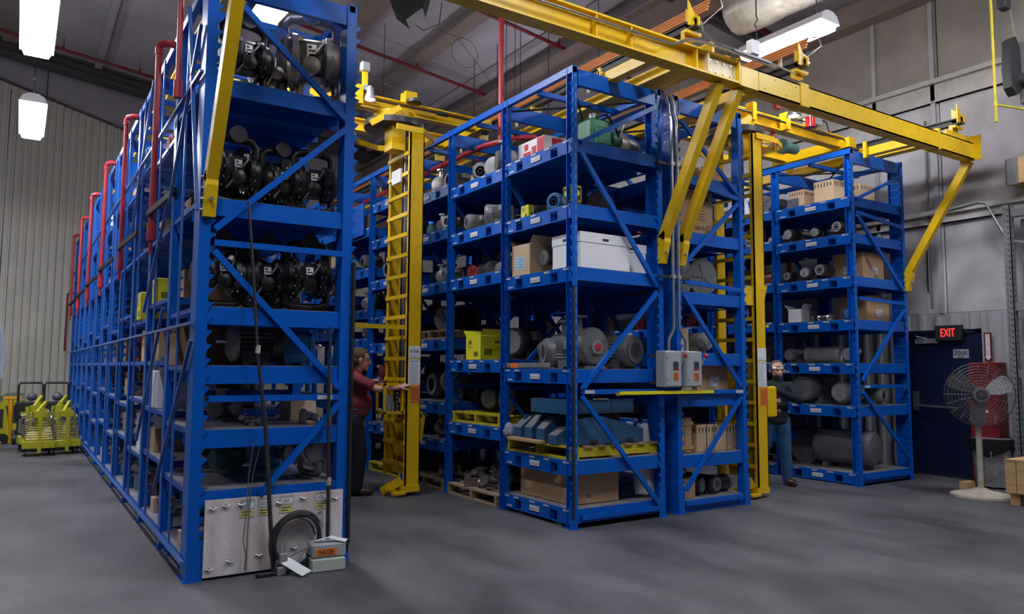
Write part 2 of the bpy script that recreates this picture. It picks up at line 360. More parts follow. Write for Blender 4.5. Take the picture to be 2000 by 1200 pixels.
# extinguisher sign and red cabinet
t=thing('arrow_sign','tall narrow red sign with white downward arrow beside the door','sign',(XW-.05,-.71,1.64))
MB().box(XW-.055,XW-.045,-.76,-.665,1.64,2.03).build('sign_panel',redd,t)
MB().box(XW-.058,XW-.055,-.74,-.685,1.70,2.01).prism([(-.755,1.70),(-.67,1.70),(-.7125,1.65)],XW-.058,XW-.055,'x').build('arrow',paper,t)
for i,ch in enumerate('EXTINGUISHER'): lettering(ch,.027,redd,t,(-.0095,-.0025,.355-.0245*i),(rad(90),0,rad(-90)))
t=thing('red_cabinet','tall dark red metal cabinet against the wall behind the pedestal fan','cabinet',(XW-.2,-.72,0))
MB().bev(XW-.32,XW-.05,-.93,-.57,.03,1.62,.01).build('cabinet_body',redd,t)
m=MB()
for i in range(9): m.box(XW-.326,XW-.32,-.87,-.63,1.40+.018*i,1.408+.018*i)
m.build('louvre',redd,t); MB().box(XW-.325,XW-.32,-.80,-.70,.95,1.06).build('notice',paper,t)
MB().box(XW-.34,XW-.32,-.90,-.88,.8,.92).build('door_handle',steel,t)
# ceiling lamps
uplm=mat('added_uplight',(1,1,1),.5,emit=(0.93,0.93,1.0),es=26)  # glow for the strip added on the lamp tops
def lamp(t,L=2.0):
    L_(MB().prism([(-.19,0),(.19,0),(.14,.10),(.06,.14),(-.06,.14),(-.14,.10)],-L/2-.03,L/2+.03,'y'),'lamp_body',white,t)
    L_(MB().prism([(-.165,-.001),(-.135,-.07),(.135,-.07),(.165,-.001)],-L/2,L/2,'y'),'diffuser',lampm,t,False)
    L_(MB().box(-.05,.05,-L/2+.05,L/2-.05,.141,.146),'added_uplight_strip',uplm,t,False)  # added emissive strip, hidden on top, brightens the ceiling
    m=MB()
    for yy in (-L/2+.15,L/2-.15): m.tube([(0,yy,.14),(0,yy,.34)],.006,6).tube([(0,yy,.34),(0,yy+.03,.4),(0,yy-.02,.45),(0,yy,.5),(0,yy,2.3)],.008,6)
    L_(m,'suspension_chain',blk,t)
G='fluorescent ceiling lamps'
place('lamp2',lambda t:lamp(t,2.0),'ceiling_lamp','large bright lamp hanging at the upper left corner','lamp',(-1.06,4.68,5.6),0,G)
place('lamp2',lamp,'ceiling_lamp','smaller bright lamp below the large one, above the yellow carts','lamp',(-1.06,8.95,5.6),0,G)
place('lamp2',lamp,'ceiling_lamp','bright lamp above the pumps on top of the left rack','lamp',(1.22,2.2,5.7),0,G)
place('lamp1',lambda t:lamp(t,1.2),'ceiling_lamp','long white lamp over the right yellow beam','lamp',(6.93,.13,5.7),0,G)
place('lamp1',lamp,'ceiling_lamp','lamp glowing above the red and white box','lamp',(6.62,5.3,5.7),0,G)
place('lamp1',lamp,'ceiling_lamp','farther lamp glowing behind the centre rack post','lamp',(6.6,7.0,5.7),0,G)
for i,(lx,ly) in enumerate([(-1.2,-3.4),(3.3,-3.2),(8.0,-3.4)]):
    place('lamp2',lamp,'ceiling_lamp',['unseen lamp behind the camera on the left','unseen lamp behind the camera in the middle','unseen lamp behind the camera on the right','rearmost unseen lamp behind the camera'][i],'lamp',(lx,ly,6.3),0,G)
for i,(lx,ly) in enumerate([(-4.6,4.5),(-4.6,10.5)]):
    place('lamp2',lamp,'ceiling_lamp',['unseen lamp left of the left rack, nearer one','unseen lamp left of the left rack, farther one'][i],'lamp',(lx,ly,5.8),0,G)
# sprinkler pipes under the roof
def sprink(y,label,x0=-9,x1=9.9,dz=.30):
    t=thing('sprinkler_pipe',label,'pipe',(3,y,roofz(3)-dz))
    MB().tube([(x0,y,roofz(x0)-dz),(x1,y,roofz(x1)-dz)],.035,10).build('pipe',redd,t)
    m=MB(); xx=x0+.7
    while xx<x1: m.cyl((xx,y,roofz(xx)-dz+.02),(xx,y,roofz(xx)-dz+.11),.02,8).cyl((xx,y,roofz(xx)-dz+.11),(xx,y,roofz(xx)-.02),.006,6); xx+=1.55
    m.build('sprinkler_head',redd,t)
sprink(5.3,'dark red sprinkler pipe nearest the long yellow beam'); sprink(8.2,'dark red sprinkler pipe crossing behind the turntable crane'); sprink(13.4,'farthest dark red sprinkler pipe near the back wall'); sprink(2.3,'thick red pipe above the orange conductor bars',x0=5.0,dz=.35)
t=thing('riser_pipe','vertical red riser pipe dropping behind the centre rack top rail','pipe',(3.62,1.7,4.4))
MB().tube([(3.62,1.7,8.0),(3.62,1.7,4.2)],.032,12).build('pipe',red,t)
# ---------------------------------------------------------------- pallet racks
BAY=1.2547; H=4.47
UP={}
def upright_mesh(teeth,wd,h=H):
    # C-shaped slotted column, width .085 (x), depth .15 (y), origin at its front-centre foot; teeth=+1/-1 side of hooks
    k=(teeth,wd,h)
    if k in UP: return UP[k]
    m=MB(); wx,dp=wd[0]/2,wd[1]; 
    s=1
    m.box(-wx,wx,0,.008,0,h)                       # front flange
    m.box(-wx,-wx+.006,.008,dp,0,h) if teeth>0 else m.box(wx-.006,wx,.008,dp,0,h)   # web
    m.box(-wx,wx,dp-.008,dp,0,h)                     # back flange
    m.box(-wx-.02,wx+.03,-.02,dp+.02,0,.008)          # foot plate
    z=.30 if h>1 else .1
    while z<h-.12:                                  # hooks
        x0=wx*teeth; x1=(wx+.038)*teeth
        for ya in (-.002,):
            m.add([(x0,ya,z-.012),(x1,ya,z+.035),(x0,ya,z+.045),(x0,ya+.012,z),(x1,ya+.012,z+.035),(x0,ya+.012,z+.045)],[(0,1,2),(5,4,3),(0,3,4,1),(1,4,5,2),(2,5,3,0)])
        z+=.1016
    m.box(-wx,(wx+.03) if teeth>0 else wx,-.004,.0,0,.28) if teeth>0 else m.box(-wx-.03,wx,-.004,.0,0,.28)
    UP[k]=m.mesh('upright',blue,False); return UP[k]
def slots_mesh():
    if 'sl' in UP: return UP['sl']
    m=MB(); z=.5
    while z<H-.1:
        m.box(-.003,.003,-.0015,-.0005,z,z+.05); z+=.1016
    UP['sl']=m.mesh('slot_row',galv,False); return UP['sl']
def holes_mesh(side):
    k=('h',side)
    if k in UP: return UP[k]
    m=MB(); z=.32; i=0
    while z<H-.1:
        if i%7 not in (5,):
            for yy in (.05,.095,.14): m.box(-.032,-.0302,yy-.006,yy+.006,z,z+.012)
        z+=.1016; i+=1
    UP[k]=m.mesh('bolt_hole_row',galv,False); return UP[k]
def put(me,name,parent,loc):
    o=bpy.data.objects.new(name,me); COL.objects.link(o); o.parent=parent; o.location=loc; return o
SHELF={}
def shelf_mesh(w_,kind,thin=False):
    # pan of width w_ (x) and length BAY-.16 (y); origin at aisle-side near corner, top at z=0
    k=(round(w_,3),kind,thin)
    if k in SHELF: return SHELF[k]
    Lb=BAY-.03; m=MB(); t=.13 if kind==0 else .055
    for x0,x1 in ((0,.012),(w_-.012,w_)):
        m.box(x0,x1,0,Lb,-.035,0)
        if thin: continue
        for a,b in ((0,.24),(.36,Lb-.36),(Lb-.24,Lb)): m.box(x0,x1,a,b,-t,-.035)
        m.box(x0-.004,x1+.004,.02,Lb-.02,-t-.012,-t)
    m.box(0,w_,0,.015,-t,0); m.box(0,w_,Lb-.015,Lb,-t,0)
    for yy in (.24,.36,Lb-.36,Lb-.24): m.box(0,w_,yy-.003,yy+.003,-t,-.035)
    m.box(.012,w_-.012,.03,Lb-.03,-.05,-.04)
    d=MB(); d.box(.006,w_-.006,.012,Lb-.012,-.006,.004)
    SHELF[k]=(m.mesh('shelf_pan',blue,False),d.mesh('deck',deckm,False)); return SHELF[k]
PL={}
def plate_mesh(kind,side):
    k=(kind,side)
    if k in PL: return PL[k]
    m=MB()
    if kind=='big': m.box(-.002,.001,-.085,.085,-.027,.027)
    else: m.box(-.002,.001,-.045,.045,-.009,.009)
    PL[k]=m.mesh(kind,printed if kind=='big' else plate,False); return PL[k]
def rack(name,label,x0,x1,y0,nb,levels,tl,tr_,aisle,wl=(.06,.10),wr=(.06,.19),hl=False,hr=False,sl=False,thin=False):
    """levels: function bay->list of shelf-top heights; aisle=-1: labels face -x, +1: face +x, 0: none"""
    t=thing(name,label,'pallet rack',((x0+x1)/2,y0,0),0,'blue pallet racks'); cx,cy=(x0+x1)/2,y0
    def loc(x,y,z): return (x-cx,y-cy,z)
    xl=x0+wl[0]/2; xr=x1-wr[0]/2
    for i in range(nb+1):
        yy=y0+i*BAY-(0 if i==0 else .075)
        for xx,te,wd,hh in ((xl,tl,wl,hl),(xr,tr_,wr,hr)):
            u=put(upright_mesh(te,wd),'upright',t,loc(xx,yy,0))
            if i==0 and sl and xx==xl: put(slots_mesh(),'slot_row',u,(.012,0,0))
            if i==0 and hh: put(holes_mesh(-1),'bolt_hole_row',u,(0,0,0))
    if thin: t.children[0].data=upright_mesh(tl,(.08,.21))
    # top rails
    m=MB()
    for xx in (xl,xr): m.bar(loc(xx,y0,H-.02),loc(xx,y0+nb*BAY,H-.02),.05,.07)
    L_(m,'top_rail',blue,t,False)
    for i in range(nb+1):
        yy=y0+i*BAY
        L_(MB().box(x0+.08-cx,x1-.08-cx,yy-y0+.01,yy-y0+.06,H-.17,H-.01),'top_beam',blue,t,False)
        if 0<i<=4: L_(MB().bar(loc(x0+.05,yy-.6,H-.06),loc(x1-.05,yy-.6,H-.06),.05,.05),'top_beam',blue,t,False)
    if aisle: L_(MB().tube([loc(xl,y0+.05,H-.1),loc(xr,y0+BAY,H-.1)],.012,6).tube([loc(xr,y0+.05,H-.1),loc(xl,y0+BAY,H-.1)],.012,6),'cross_rod',blk,t)
    # shelves
    w_=x1-x0-.0
    pan,deck=None,None
    for b in range(nb):
        for z in levels(b):
            pan,deck=shelf_mesh(x1-x0-.02,1 if (thin and b>0) else 0,thin)
            s=put(pan,'shelf',t,loc(x0+.01,y0+b*BAY+.015,z-.004)); put(deck,'deck',s,(0,0,0))
            if aisle and b<5:
                xa=(-.004) if aisle<0 else (x1-x0-.02+.004); Lb=BAY-.03
                put(plate_mesh('big',0),'number_plate',s,(xa-.003*0+ (-.004 if aisle<0 else .004),Lb*.5,-.075))
                rr=random.Random(int(z*100)+b*7)
                for yy in [.10]+[v for v in (.42,.66,.95) if rr.random()<.75]+[Lb-.09]:
                    put(plate_mesh('small',0),'label_strip',s,(xa,yy,-.018))
                for yy in (Lb-.15,): put(plate_mesh('small',0),'label_strip',s,(xa,yy,-.115))
    return t,loc
def frame(t,loc,x0,x1,y,segs,m_=None,w_=.045,zs=None):
    for (xa,za,xb,zb) in segs:
        L_(MB().bar(loc(xa,y,za),loc(xb,y,zb),.03,w_,(0,0,1) if abs(zb-za)<.05 else (0,1,0)) if abs(zb-za)<.05 else MB().bar(loc(xa,y,za),loc(xb,y,zb),w_,.03,(0,1,0)),'brace',blue,t,False)
LA=[.14,.62,1.05,1.51,1.94,2.74,3.65]
def levA(b):
    if b==0: return LA
    r=random.Random(b+40); return [.14+.02*r.random(),.62+.08*(b%2),1.07+.1*(b%3)/2,1.55,1.98+.12*(b%2),2.72,3.62-.1*(b%2)]
XA0,XA1=-.02,1.13
rA,lA=rack('pallet_rack','nearest blue pallet rack on the left full of black diaphragm pumps',XA0,XA1,0,12,levA,1,1,0,wl=(.068,.12),wr=(.08,.14),thin=True)
a,b_=.08,1.05
for i in range(0,9):
    yy=i*BAY+(-.012 if i==0 else .05)
    if i: a=.22
    if i in (2,3,5,7): continue
    frame(rA,lA,XA0,XA1,yy,[(.02,4.40,b_,3.50),(b_,3.42,a,2.50),(a,2.40,b_,2.40),(a,2.34,b_,1.34),(a,1.27,b_,1.27)]+([(b_,1.22,.46,.56)] if i==0 else [(b_,1.22,a,.30)]))
# side bracing seen from the left
for i in range(12):
    yy=i*BAY+.62
    L_(MB().bar(lA(-.04,yy,.16),lA(-.04,yy,4.40),.016,.02),'tie_rod',blued,rA,False)
for zz in (.14,1.81,3.66):
    L_(MB().bar(lA(-.05,.0,zz),lA(-.05,12*BAY,zz),.03,.02),'side_rail',blued,rA,False)
for (y0_,z0_,y1_,z1_) in ((-.03,2.62,.62,4.4),(.0,1.69,1.30,.51),(.05,.0,0,0),(1.22,2.9,.1,4.05),(1.28,2.92,2.5,2.04),(1.3,2.0,2.6,.77),(2.5,4.4,3.8,3.0)):
    if y1_: L_(MB().bar(lA(-.05,y0_,z0_),lA(-.05,y1_,z1_),.026,.022),'diagonal_strut',blued,rA,False)
# vertical red drop pipes on the left rack
for i in range(7):
    yy=1.62+i*2.42; 
    if yy>15: break
    t=thing('drop_pipe',['tall red drop pipe on the left rack, nearest the camera','second red drop pipe along the left rack','third red drop pipe along the left rack','fourth red drop pipe along the left rack','fifth red drop pipe along the left rack','farthest red drop pipe at the left rack end'][i],'pipe',(-.13,yy,2.75),0,'red drop pipes on the left rack')
    MB().tube([(-.13,yy,2.75),(-.13,yy,4.38)],.026,10).build('pipe',red,t)
    MB().tube([(-.13,yy,4.34),(-.13,yy,4.40),(-.115,yy-.02,4.43),(-.08,yy-.05,4.44),(.14,yy-.06,4.44)],.034,10).build('elbow',red,t)
    MB().cyl((-.13,yy,2.62),(-.13,yy,2.78),.036,10).cyl((-.13,yy,2.5),(-.13,yy,2.62),.016,8).build('coupling',red,t)
    MB().bar((-.16,yy,2.86),(-.02,yy-.5,3.0),.03,.05).build('pipe_bracket',blk,t)
t=thing('drop_pipe','red pipe rising out of frame above the left rack','pipe',(-.1,.75,3.7)); MB().tube([(-.1,.7,3.78),(-.1,.75,5.6)],.022,10).build('pipe',red,t); MB().cyl((-.1,.7,3.66),(-.1,.7,3.8),.034,10).build('coupling',red,t)
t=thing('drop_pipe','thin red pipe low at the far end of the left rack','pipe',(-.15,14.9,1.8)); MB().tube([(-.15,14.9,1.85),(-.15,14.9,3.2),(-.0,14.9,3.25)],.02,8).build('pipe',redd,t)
LB=[.18,.63,1.5,2.49,3.11,3.76]
def levB(b):
    return {0:LB,1:[.86,1.6,2.59,3.15,3.74],2:[.62,1.08,1.87,2.59,3.27,3.82],3:[.70,1.30,1.86,2.25,2.80,3.42,3.98],4:[.5,1.1,1.68,1.95,2.39,3.03,3.66]}.get(b,[.4,.95,1.5,2.1,2.7,3.2,3.8])
XB0,XB1=3.34,4.54
rB,lB=rack('pallet_rack','tall blue pallet rack in the centre with white boxes on its end bay',XB0,XB1,-.05,10,levB,-1,-1,-1,sl=True)
def fr4(t,loc,x0,x1,ys,y0):
    a,b=x0+.1,x1-.1
    for i,yy in enumerate(ys):
        frame(t,loc,x0,x1,yy,[(b,4.27,a,3.72),(a,3.62,b,2.36),(b,2.30,a,1.30),(a,1.28,b,1.28),(a,1.24,b,.14),(a,.10,b,.10)])
fr4(rB,lB,XB0,XB1,[-.06+(0 if i==0 else .06)+i*BAY for i in range(6)],-.05)
XC0,XC1=4.74,5.83
LC=[.13,.60,1.24,1.68,2.34,3.0,3.63]
def levC(b): return LC if b==0 else [.14,.7,1.3+.1*(b%2),1.9,2.5,3.1,3.75]
rC,lC=rack('pallet_rack','blue pallet rack right of the grey control boxes with the brown cartons',XC0,XC1,-.04,6,levC,1,1,1,wl=(.06,.19),wr=(.06,.10),hl=True)
for i in range(4):
    a,b=XC0+.1,XC1-.1
    frame(rC,lC,XC0,XC1,-.05+(0 if i==0 else .06)+i*BAY,[(a,4.2,b,3.5),(a,3.56,b,3.45),(b,3.40,a,2.62),(a,2.44,b,2.40),(a,2.30,b,1.32),(a,1.26,b,1.26),(b,1.20,a,.24),(a,.10,b,.10)])
XD0,XD1=8.13,9.40
LD=[.16,1.03,1.6,2.18,2.76,3.34,3.84]
def levD(b): return LD if b==0 else [.16,.62,1.05,1.62,2.2,2.78,3.3+.1*(b%2),3.86]
rD,lD=rack('pallet_rack','blue pallet rack at the right beside the exit door',XD0,XD1,.05,6,levD,-1,-1,-1,hr=True,sl=True)
for i in range(4):
    a,b=XD0+.1,XD1-.1
    frame(rD,lD,XD0,XD1,.04+(0 if i==0 else .06)+i*BAY,[(b,4.25,a,3.80),(a,3.62,b,3.52),(a,3.58,b,2.62),(a,2.46,b,2.44),(b,2.36,a,1.36),(a,1.29,b,1.29),(a,1.22,b,.30),(a,.10,b,.10)])
# white printed strips on the front braces
for (px_,pz,yy,t) in ((.93,1.27,-.03,rA),(3.52,1.28,-.085,rB),(5.66,1.26,-.085,rC),(8.30,1.29,.015,rD)):
    MB().box(px_-.06,px_+.06,yy-.003,yy,pz-.016,pz+.016).build('label_strip',plate,t,smooth=False)
# wall-side panel seen between left rack and centre rack
MB().box(3.30,3.32,5.15,6.2,3.55,4.05).build('side_panel',blue,rB,smooth=False)
# black rubber guards on posts
MB().bev(1.135,1.163,-.03,.05,.12,2.35,.008).build('post_guard',blk,rA)
MB().bev(3.330,3.358,-.066,-.051,.1,2.3,.004).build('post_guard',blk,rB)
# ---------------------------------------------------------------- yellow crane support steel
def ibeam_x(x0,x1,y,z0,z1,fw_,ft=.018,wt=.012):
    return MB().box(x0,x1,y-fw_/2,y+fw_/2,z0,z0+ft).box(x0,x1,y-fw_/2,y+fw_/2,z1-ft,z1).box(x0,x1,y-wt/2,y+wt/2,z0+ft,z1-ft)
def ibeam_y(y0,y1,x,z0,z1,fw_,ft=.016,wt=.012):
    return MB().box(x-fw_/2,x+fw_/2,y0,y1,z0,z0+ft).box(x-fw_/2,x+fw_/2,y0,y1,z1-ft,z1).box(x-wt/2,x+wt/2,y0,y1,z0+ft,z1-ft)
YB=-.88
t=thing('yellow_beam','long yellow front beam running left above both near racks','beam',(2.2,YB,4.3),0,'yellow front cross beams')
ibeam_x(-.3,4.72,YB,4.30,4.53,.15).build('beam',yel,t,smooth=False)
m=MB()
for xx in (2.9,3.3,4.12): m.box(xx-.008,xx+.008,YB-.07,YB+.07,4.318,4.512)
m.build('stiffener',yel,t,smooth=False)
MB().box(4.28,4.70,YB-.03,YB-.008,4.32,4.51).box(4.26,4.28,YB-.075,YB,4.31,4.52).build('splice_plate',mat('cream_plate',(.72,.6,.33),.4),t,smooth=False)
m=MB()
for xx in (3.05,3.38,4.33,4.42,4.52,4.62): 
    for zz in (4.36,4.46): m.cyl((xx,YB-.045,zz),(xx,YB-.03,zz),.008,8)
m.build('bolt',steel,t)
MB().box(4.70,4.72,YB-.08,YB+.08,4.29,4.56).build('end_plate',yel,t,smooth=False)
t=thing('yellow_beam','yellow front beam at the right with bolted end plates','beam',(7.2,YB,4.28),0,'yellow front cross beams')
MB().box(5.0,9.32,YB-.075,YB-.065,4.28,4.50).box(5.0,9.32,YB-.075,YB+.07,4.28,4.295).box(5.0,9.32,YB-.075,YB+.07,4.485,4.50).build('beam',yel,t,smooth=False)
MB().box(4.74,5.0,YB-.07,YB+.07,4.29,4.49).build('joint_block',yel,t,smooth=False)
MB().box(5.66,5.80,YB-.085,YB+.08,4.27,4.52).build('splice_plate',yel,t,smooth=False)
MB().box(8.42,8.47,YB-.085,YB+.08,4.27,4.54).box(9.32,9.34,YB-.16,YB+.1,4.27,4.60).box(8.75,9.32,YB-.02,YB+.0,4.48,4.60).build('end_plate',yel,t,smooth=False)
m=MB()
for k in range(26):
    xx=5.08+.17*k; m.cyl((xx,YB-.079,4.33+.12*(k%2)),(xx,YB-.075,4.33+.12*(k%2)),.006,6)
m.build('bolt',gird,t)
m=MB()
for xx in (9.0,9.2,9.28):
    for zz in (4.54,): m.cyl((xx,YB-.04,zz),(xx,YB-.02,zz),.012,8)
m.build('bolt',steel,t)
def brace(x,y0,z0,label,foot=.28,yt=YB+.02,zt=4.29,wid=.085,fx=0):
    t=thing('knee_brace',label,'brace',(x,y0,z0),0,'yellow knee braces')
    d=Vector((0,yt-(y0-.05),zt-(z0+foot))).normalized()
    MB().bar((x+fx,y0-.05,z0+foot-.02),(x,yt,zt),wid,.10,(0,1,0)).build('brace_arm',yel,t,smooth=False)
    MB().prism([(y0,z0),(y0-.05,z0),(y0-.11,z0+foot-.06),(y0-.10,z0+foot+.06),(y0,z0+foot)],x-wid/2,x+wid/2,'x').build('foot_plate',yel,t,smooth=False)
    m=MB()
    for k in range(4): m.cyl((x-wid/2-.02,y0-.02,z0+.05+.08*k),(x-wid/2,y0-.02,z0+.05+.08*k),.010,8)
    m.cyl((x,y0-.11,z0+.12),(x,y0-.06,z0+.12),.016,8)
    m.build('bolt',steel,t)
brace(XA0+.05,-.005,2.58,'yellow knee brace bolted to the left rack front post')
brace(XB1-.04,-.055,2.60,'yellow knee brace left of the silver conduits')
brace(XC0+.05,-.045,2.60,'yellow knee brace right of the silver conduits')
brace(XD1-.02,.045,2.62,'yellow knee brace at the far right above the exit door')
def runway(x,y0,y1,label,z0=4.50,z1=4.66,fw_=.14,stop=None):
    t=thing('runway_beam',label,'beam',(x,y0,z0),0,'yellow runway beams')
    ibeam_y(y0,y1,x,z0,z1,fw_).build('beam',yel,t,smooth=False)
    if stop is not None: MB().box(x-.085,x-.06,y0-.01,y0+.03,z0-.02,z1+.05).box(x+.06,x+.08,y0-.01,y0+.03,z0-.02,z1+.02).build('end_stop',yel,t,smooth=False)
    return t
runway(.25,-.9,14,'yellow runway beam along the top of the left rack')
t=thing('runway_beam','short yellow runway beam ending over the centre rack front','beam',(3.85,-.8,4.44),0,'yellow runway beams'); MB().box(3.80,3.90,-.82,.05,4.42,4.53).build('beam',yel,t,smooth=False); MB().box(3.76,3.78,.03,.07,4.39,4.58).box(3.76,3.92,.05,.08,4.40,4.55).build('end_stop',yel,t,smooth=False)
t=thing('runway_beam','broad pale yellow runway beam above the centre rack','beam',(4.45,-.6,4.5),0,'yellow runway beams'); MB().box(4.33,4.56,-.86,10,4.53,4.56).box(4.43,4.46,-.86,10,4.56,4.70).build('beam',yel,t,smooth=False); MB().box(4.62,4.70,-.86,10,4.56,4.60).build('cover_strip',yel,t,smooth=False)
t=thing('runway_beam','yellow runway beam above the rack with brown cartons','beam',(5.5,-.8,4.5),0,'yellow runway beams'); MB().box(5.30,5.46,-.82,8,4.44,4.47).box(5.37,5.40,-.82,8,4.47,4.58).build('beam',yel,t,smooth=False)
t=thing('runway_beam','yellow runway beam with end stop over the right rack','beam',(8.5,-.8,4.44),0,'yellow runway beams'); MB().box(8.44,8.56,-.82,.0,4.42,4.53).build('beam',yel,t,smooth=False); MB().box(8.38,8.42,-.02,.02,4.38,4.60).build('end_stop',yel,t,smooth=False)
t=thing('runway_beam','lower yellow runway beam passing over the right rack','beam',(8.95,-.7,4.5),0,'yellow runway beams'); MB().box(8.88,9.04,-.84,7,4.50,4.52).box(8.95,8.97,-.84,7,4.52,4.64).build('beam',yel,t,smooth=False)
def track(x,y0,y1,label,z=4.70):
    t=thing('rail_track',label,'rail',(x,y0,z),0,'black crane rails')
    MB().box(x-.04,x+.04,y0,y1,z-.012,z+.012).box(x-.012,x+.012,y0,y1,z+.012,z+.06).box(x-.035,x+.035,y0,y1,z+.06,z+.075).build('rail',blk,t,smooth=False)
    MB().prism([(y0-.02,z+.0),(y0+.10,z+.0),(y0+.14,z+.04),(y0+.14,z+.22),(y0+.04,z+.14),(y0-.02,z+.08)],x-.012,x+.012,'x').prism([(x-.10,z),(x-.02,z),(x-.02,z+.12),(x-.10,z+.24)],y0+.02,y0+.035,'y').box(x-.1,x+.1,y0+.05,y0+.09,z-.06,z-.03).build('end_stop',yel,t,smooth=False)
    MB().cyl((x+.02,y0-.02,z+.03),(x+.02,y0+.02,z+.03),.012,8).build('bolt',steel,t)
    m=MB(); yy=y0+.1
    while yy<min(y1,6): m.box(x-.07,x+.07,yy,yy+.05,z-.10,z-.012); yy+=1.25
    m.build('rail_clip',yel,t,smooth=False)
track(4.08,-1.0,13,'black crane rail with yellow end stop above the centre rack'); track(5.72,-1.0,8,'black crane rail with yellow end stop near the long white lamp'); track(8.98,-1.0,7,'black crane rail with yellow end stop at the far right')
track(.5,-1.0,13,'black crane rail over the left rack',4.72)
def conductor(x,y0,y1,label,z=4.98):
    t=thing('conductor_bars',label,'conductor bar',(x,y0,z))
    for k in range(4):
        MB().bev(x-.018+.012*k,x+.004+.012*k,y0,y1,z-.055+.034*k,z-.03+.034*k,.004).build('bar',copper,t,smooth=False)
    m=MB(); yy=y0+.35
    while yy<y1: m.box(x+.04,x+.055,yy,yy+.04,z-.28,z+.08); yy+=1.5
    m.build('hanger',mat('ivory_bracket',(.62,.55,.36),.5),t,smooth=False)
    MB().tube([(x,y0,z+.06),(x+.03,y0-.12,z+.03),(x+.02,y0-.16,z-.08),(x-.04,y0-.06,z-.16),(x-.08,y0+.02,z-.22)],.007,6).build('cable',galv,t)
conductor(4.28,-.95,13,'orange conductor bars running above the centre rack'); conductor(5.80,-.95,7,'orange conductor bars under the long white lamp')
# silver conduit on the front beam and down to the control boxes
t=thing('conduit','silver conduit following the yellow front beam with a kink','conduit',(3.5,YB-.1,4.4))
MB().tube([(1.6,YB-.09,4.45),(3.3,YB-.09,4.45),(3.55,YB-.09,4.45),(3.75,YB-.12,4.44),(3.95,YB-.14,4.53),(4.15,YB-.14,4.55),(4.35,YB-.13,4.56),(5.2,YB-.12,4.56)],.014,8).build('tube',steel,t)
MB().cyl((3.28,YB-.09,4.45),(3.34,YB-.09,4.45),.02,8).build('coupling',steel,t)
t=thing('conduit','thin silver conduit from the black rail box to the junction box','conduit',(4.6,YB-.1,4.7)); MB().tube([(4.1,-1.02,4.74),(4.12,-1.03,4.64),(4.25,-1.03,4.58),(4.9,-1.0,4.60),(5.6,-.95,4.60)],.009,8).build('tube',steel,t)
t=thing('junction_box','small white junction box at the end of the long white lamp','junction box',(4.86,-1.0,4.60)); MB().bev(4.80,4.92,-1.04,-.96,4.60,4.75,.008).build('box',white,t); MB().box(4.55,5.10,-1.03,-.99,4.565,4.59).build('strut',motd,t)
for k,(xx,nm) in enumerate(((4.575,'left one of the two silver conduits above the control boxes'),(4.655,'right one of the two silver conduits above the control boxes'))):
    t=thing('conduit',nm,'conduit',(xx,-.16,1.7),0,'conduits down to the control boxes')
    xe=[4.50,4.745][k]
    MB().tube([(xx+.02,.55,4.50),(xx+.01,.25,4.47),(xx,.0,4.46),(xx,-.08,4.42),(xx,-.12,4.30),(xx,-.12,4.22),(xx,-.15,4.14),(xx,-.16,3.9),(xx,-.16,2.0),(xx,-.16,1.92),(xe,-.16,1.80),(xe,-.16,1.69)],.0165,10).build('tube',steel,t)
for zz,nm in ((3.66,'upper dark strut clamping the two silver conduits'),(2.46,'lower dark strut clamping the two silver conduits')):
    t=thing('strut',nm,'strut',(4.6,-.11,zz)); MB().box(4.42,4.86,-.13,-.09,zz-.016,zz+.016).build('channel',motd,t,smooth=False); MB().box(4.55,4.60,-.18,-.13,zz-.02,zz+.02).box(4.63,4.68,-.18,-.13,zz-.02,zz+.02).build('clamp',steel,t)
# the two disconnect boxes
def ctrl(t):
    L_(MB().bev(0,.225,-.14,0,0,.37,.008),'enclosure',grplas,t)
    L_(MB().bev(.008,.217,-.150,-.14,.01,.36,.004),'door',grplas,t)
    L_(MB().box(.10,.17,-.154,-.150,.20,.26),'window',inkm,t,False); L_(MB().box(.10,.17,-.1545,-.150,.175,.20),'danger_label',motr,t,False)
    L_(MB().box(.10,.17,-.154,-.150,.07,.15),'warning_label',orange,t,False)
    m=MB()
    for k in range(5): m.box(.108,.162,-.1555,-.154,.08+.014*k,.084+.014*k)
    L_(m,'label_print',inkm,t,False)
    L_(MB().bar((.235,-.09,.19),(.30,-.12,.31),.014,.02),'switch_lever',galv,t); L_(MB().ell((.305,-.125,.325),(.024,.024,.024)),'switch_knob',red,t)
    L_(MB().cyl((.02,-.155,.3),(.02,-.145,.3),.01,8).cyl((.02,-.155,.08),(.02,-.145,.08),.01,8),'latch',steel,t)
place('ctrl',ctrl,'control_box','left grey control box with red lever knob below the conduits','control box',(4.37,-.10,1.32),0,'grey control boxes',(1,1,1))
place('ctrl',ctrl,'control_box','right grey control box with red lever knob','control box',(4.67,-.10,1.32),0,'grey control boxes')
t=thing('mounting_strut','dark mounting struts behind the grey control boxes','strut',(4.5,-.09,1.3)); MB().box(4.30,4.92,-.098,-.07,1.35,1.38).box(4.30,4.92,-.098,-.07,1.62,1.65).build('strut',motd,t,smooth=False)
t=thing('guard_bar','bright yellow guard bar below the grey control boxes','guard bar',(4.4,-.2,1.25)); MB().box(3.79,5.10,-.215,-.205,1.245,1.285).box(3.79,5.10,-.215,-.15,1.245,1.252).build('angle',mat('safety_yellow',(.85,.72,.01),.45),t,smooth=False); MB().box(3.86,3.90,-.2,-.06,1.25,1.27).build('bracket',yel,t,smooth=False); MB().box(4.98,5.02,-.2,-.06,1.25,1.27).build('bracket',yel,t,smooth=False)
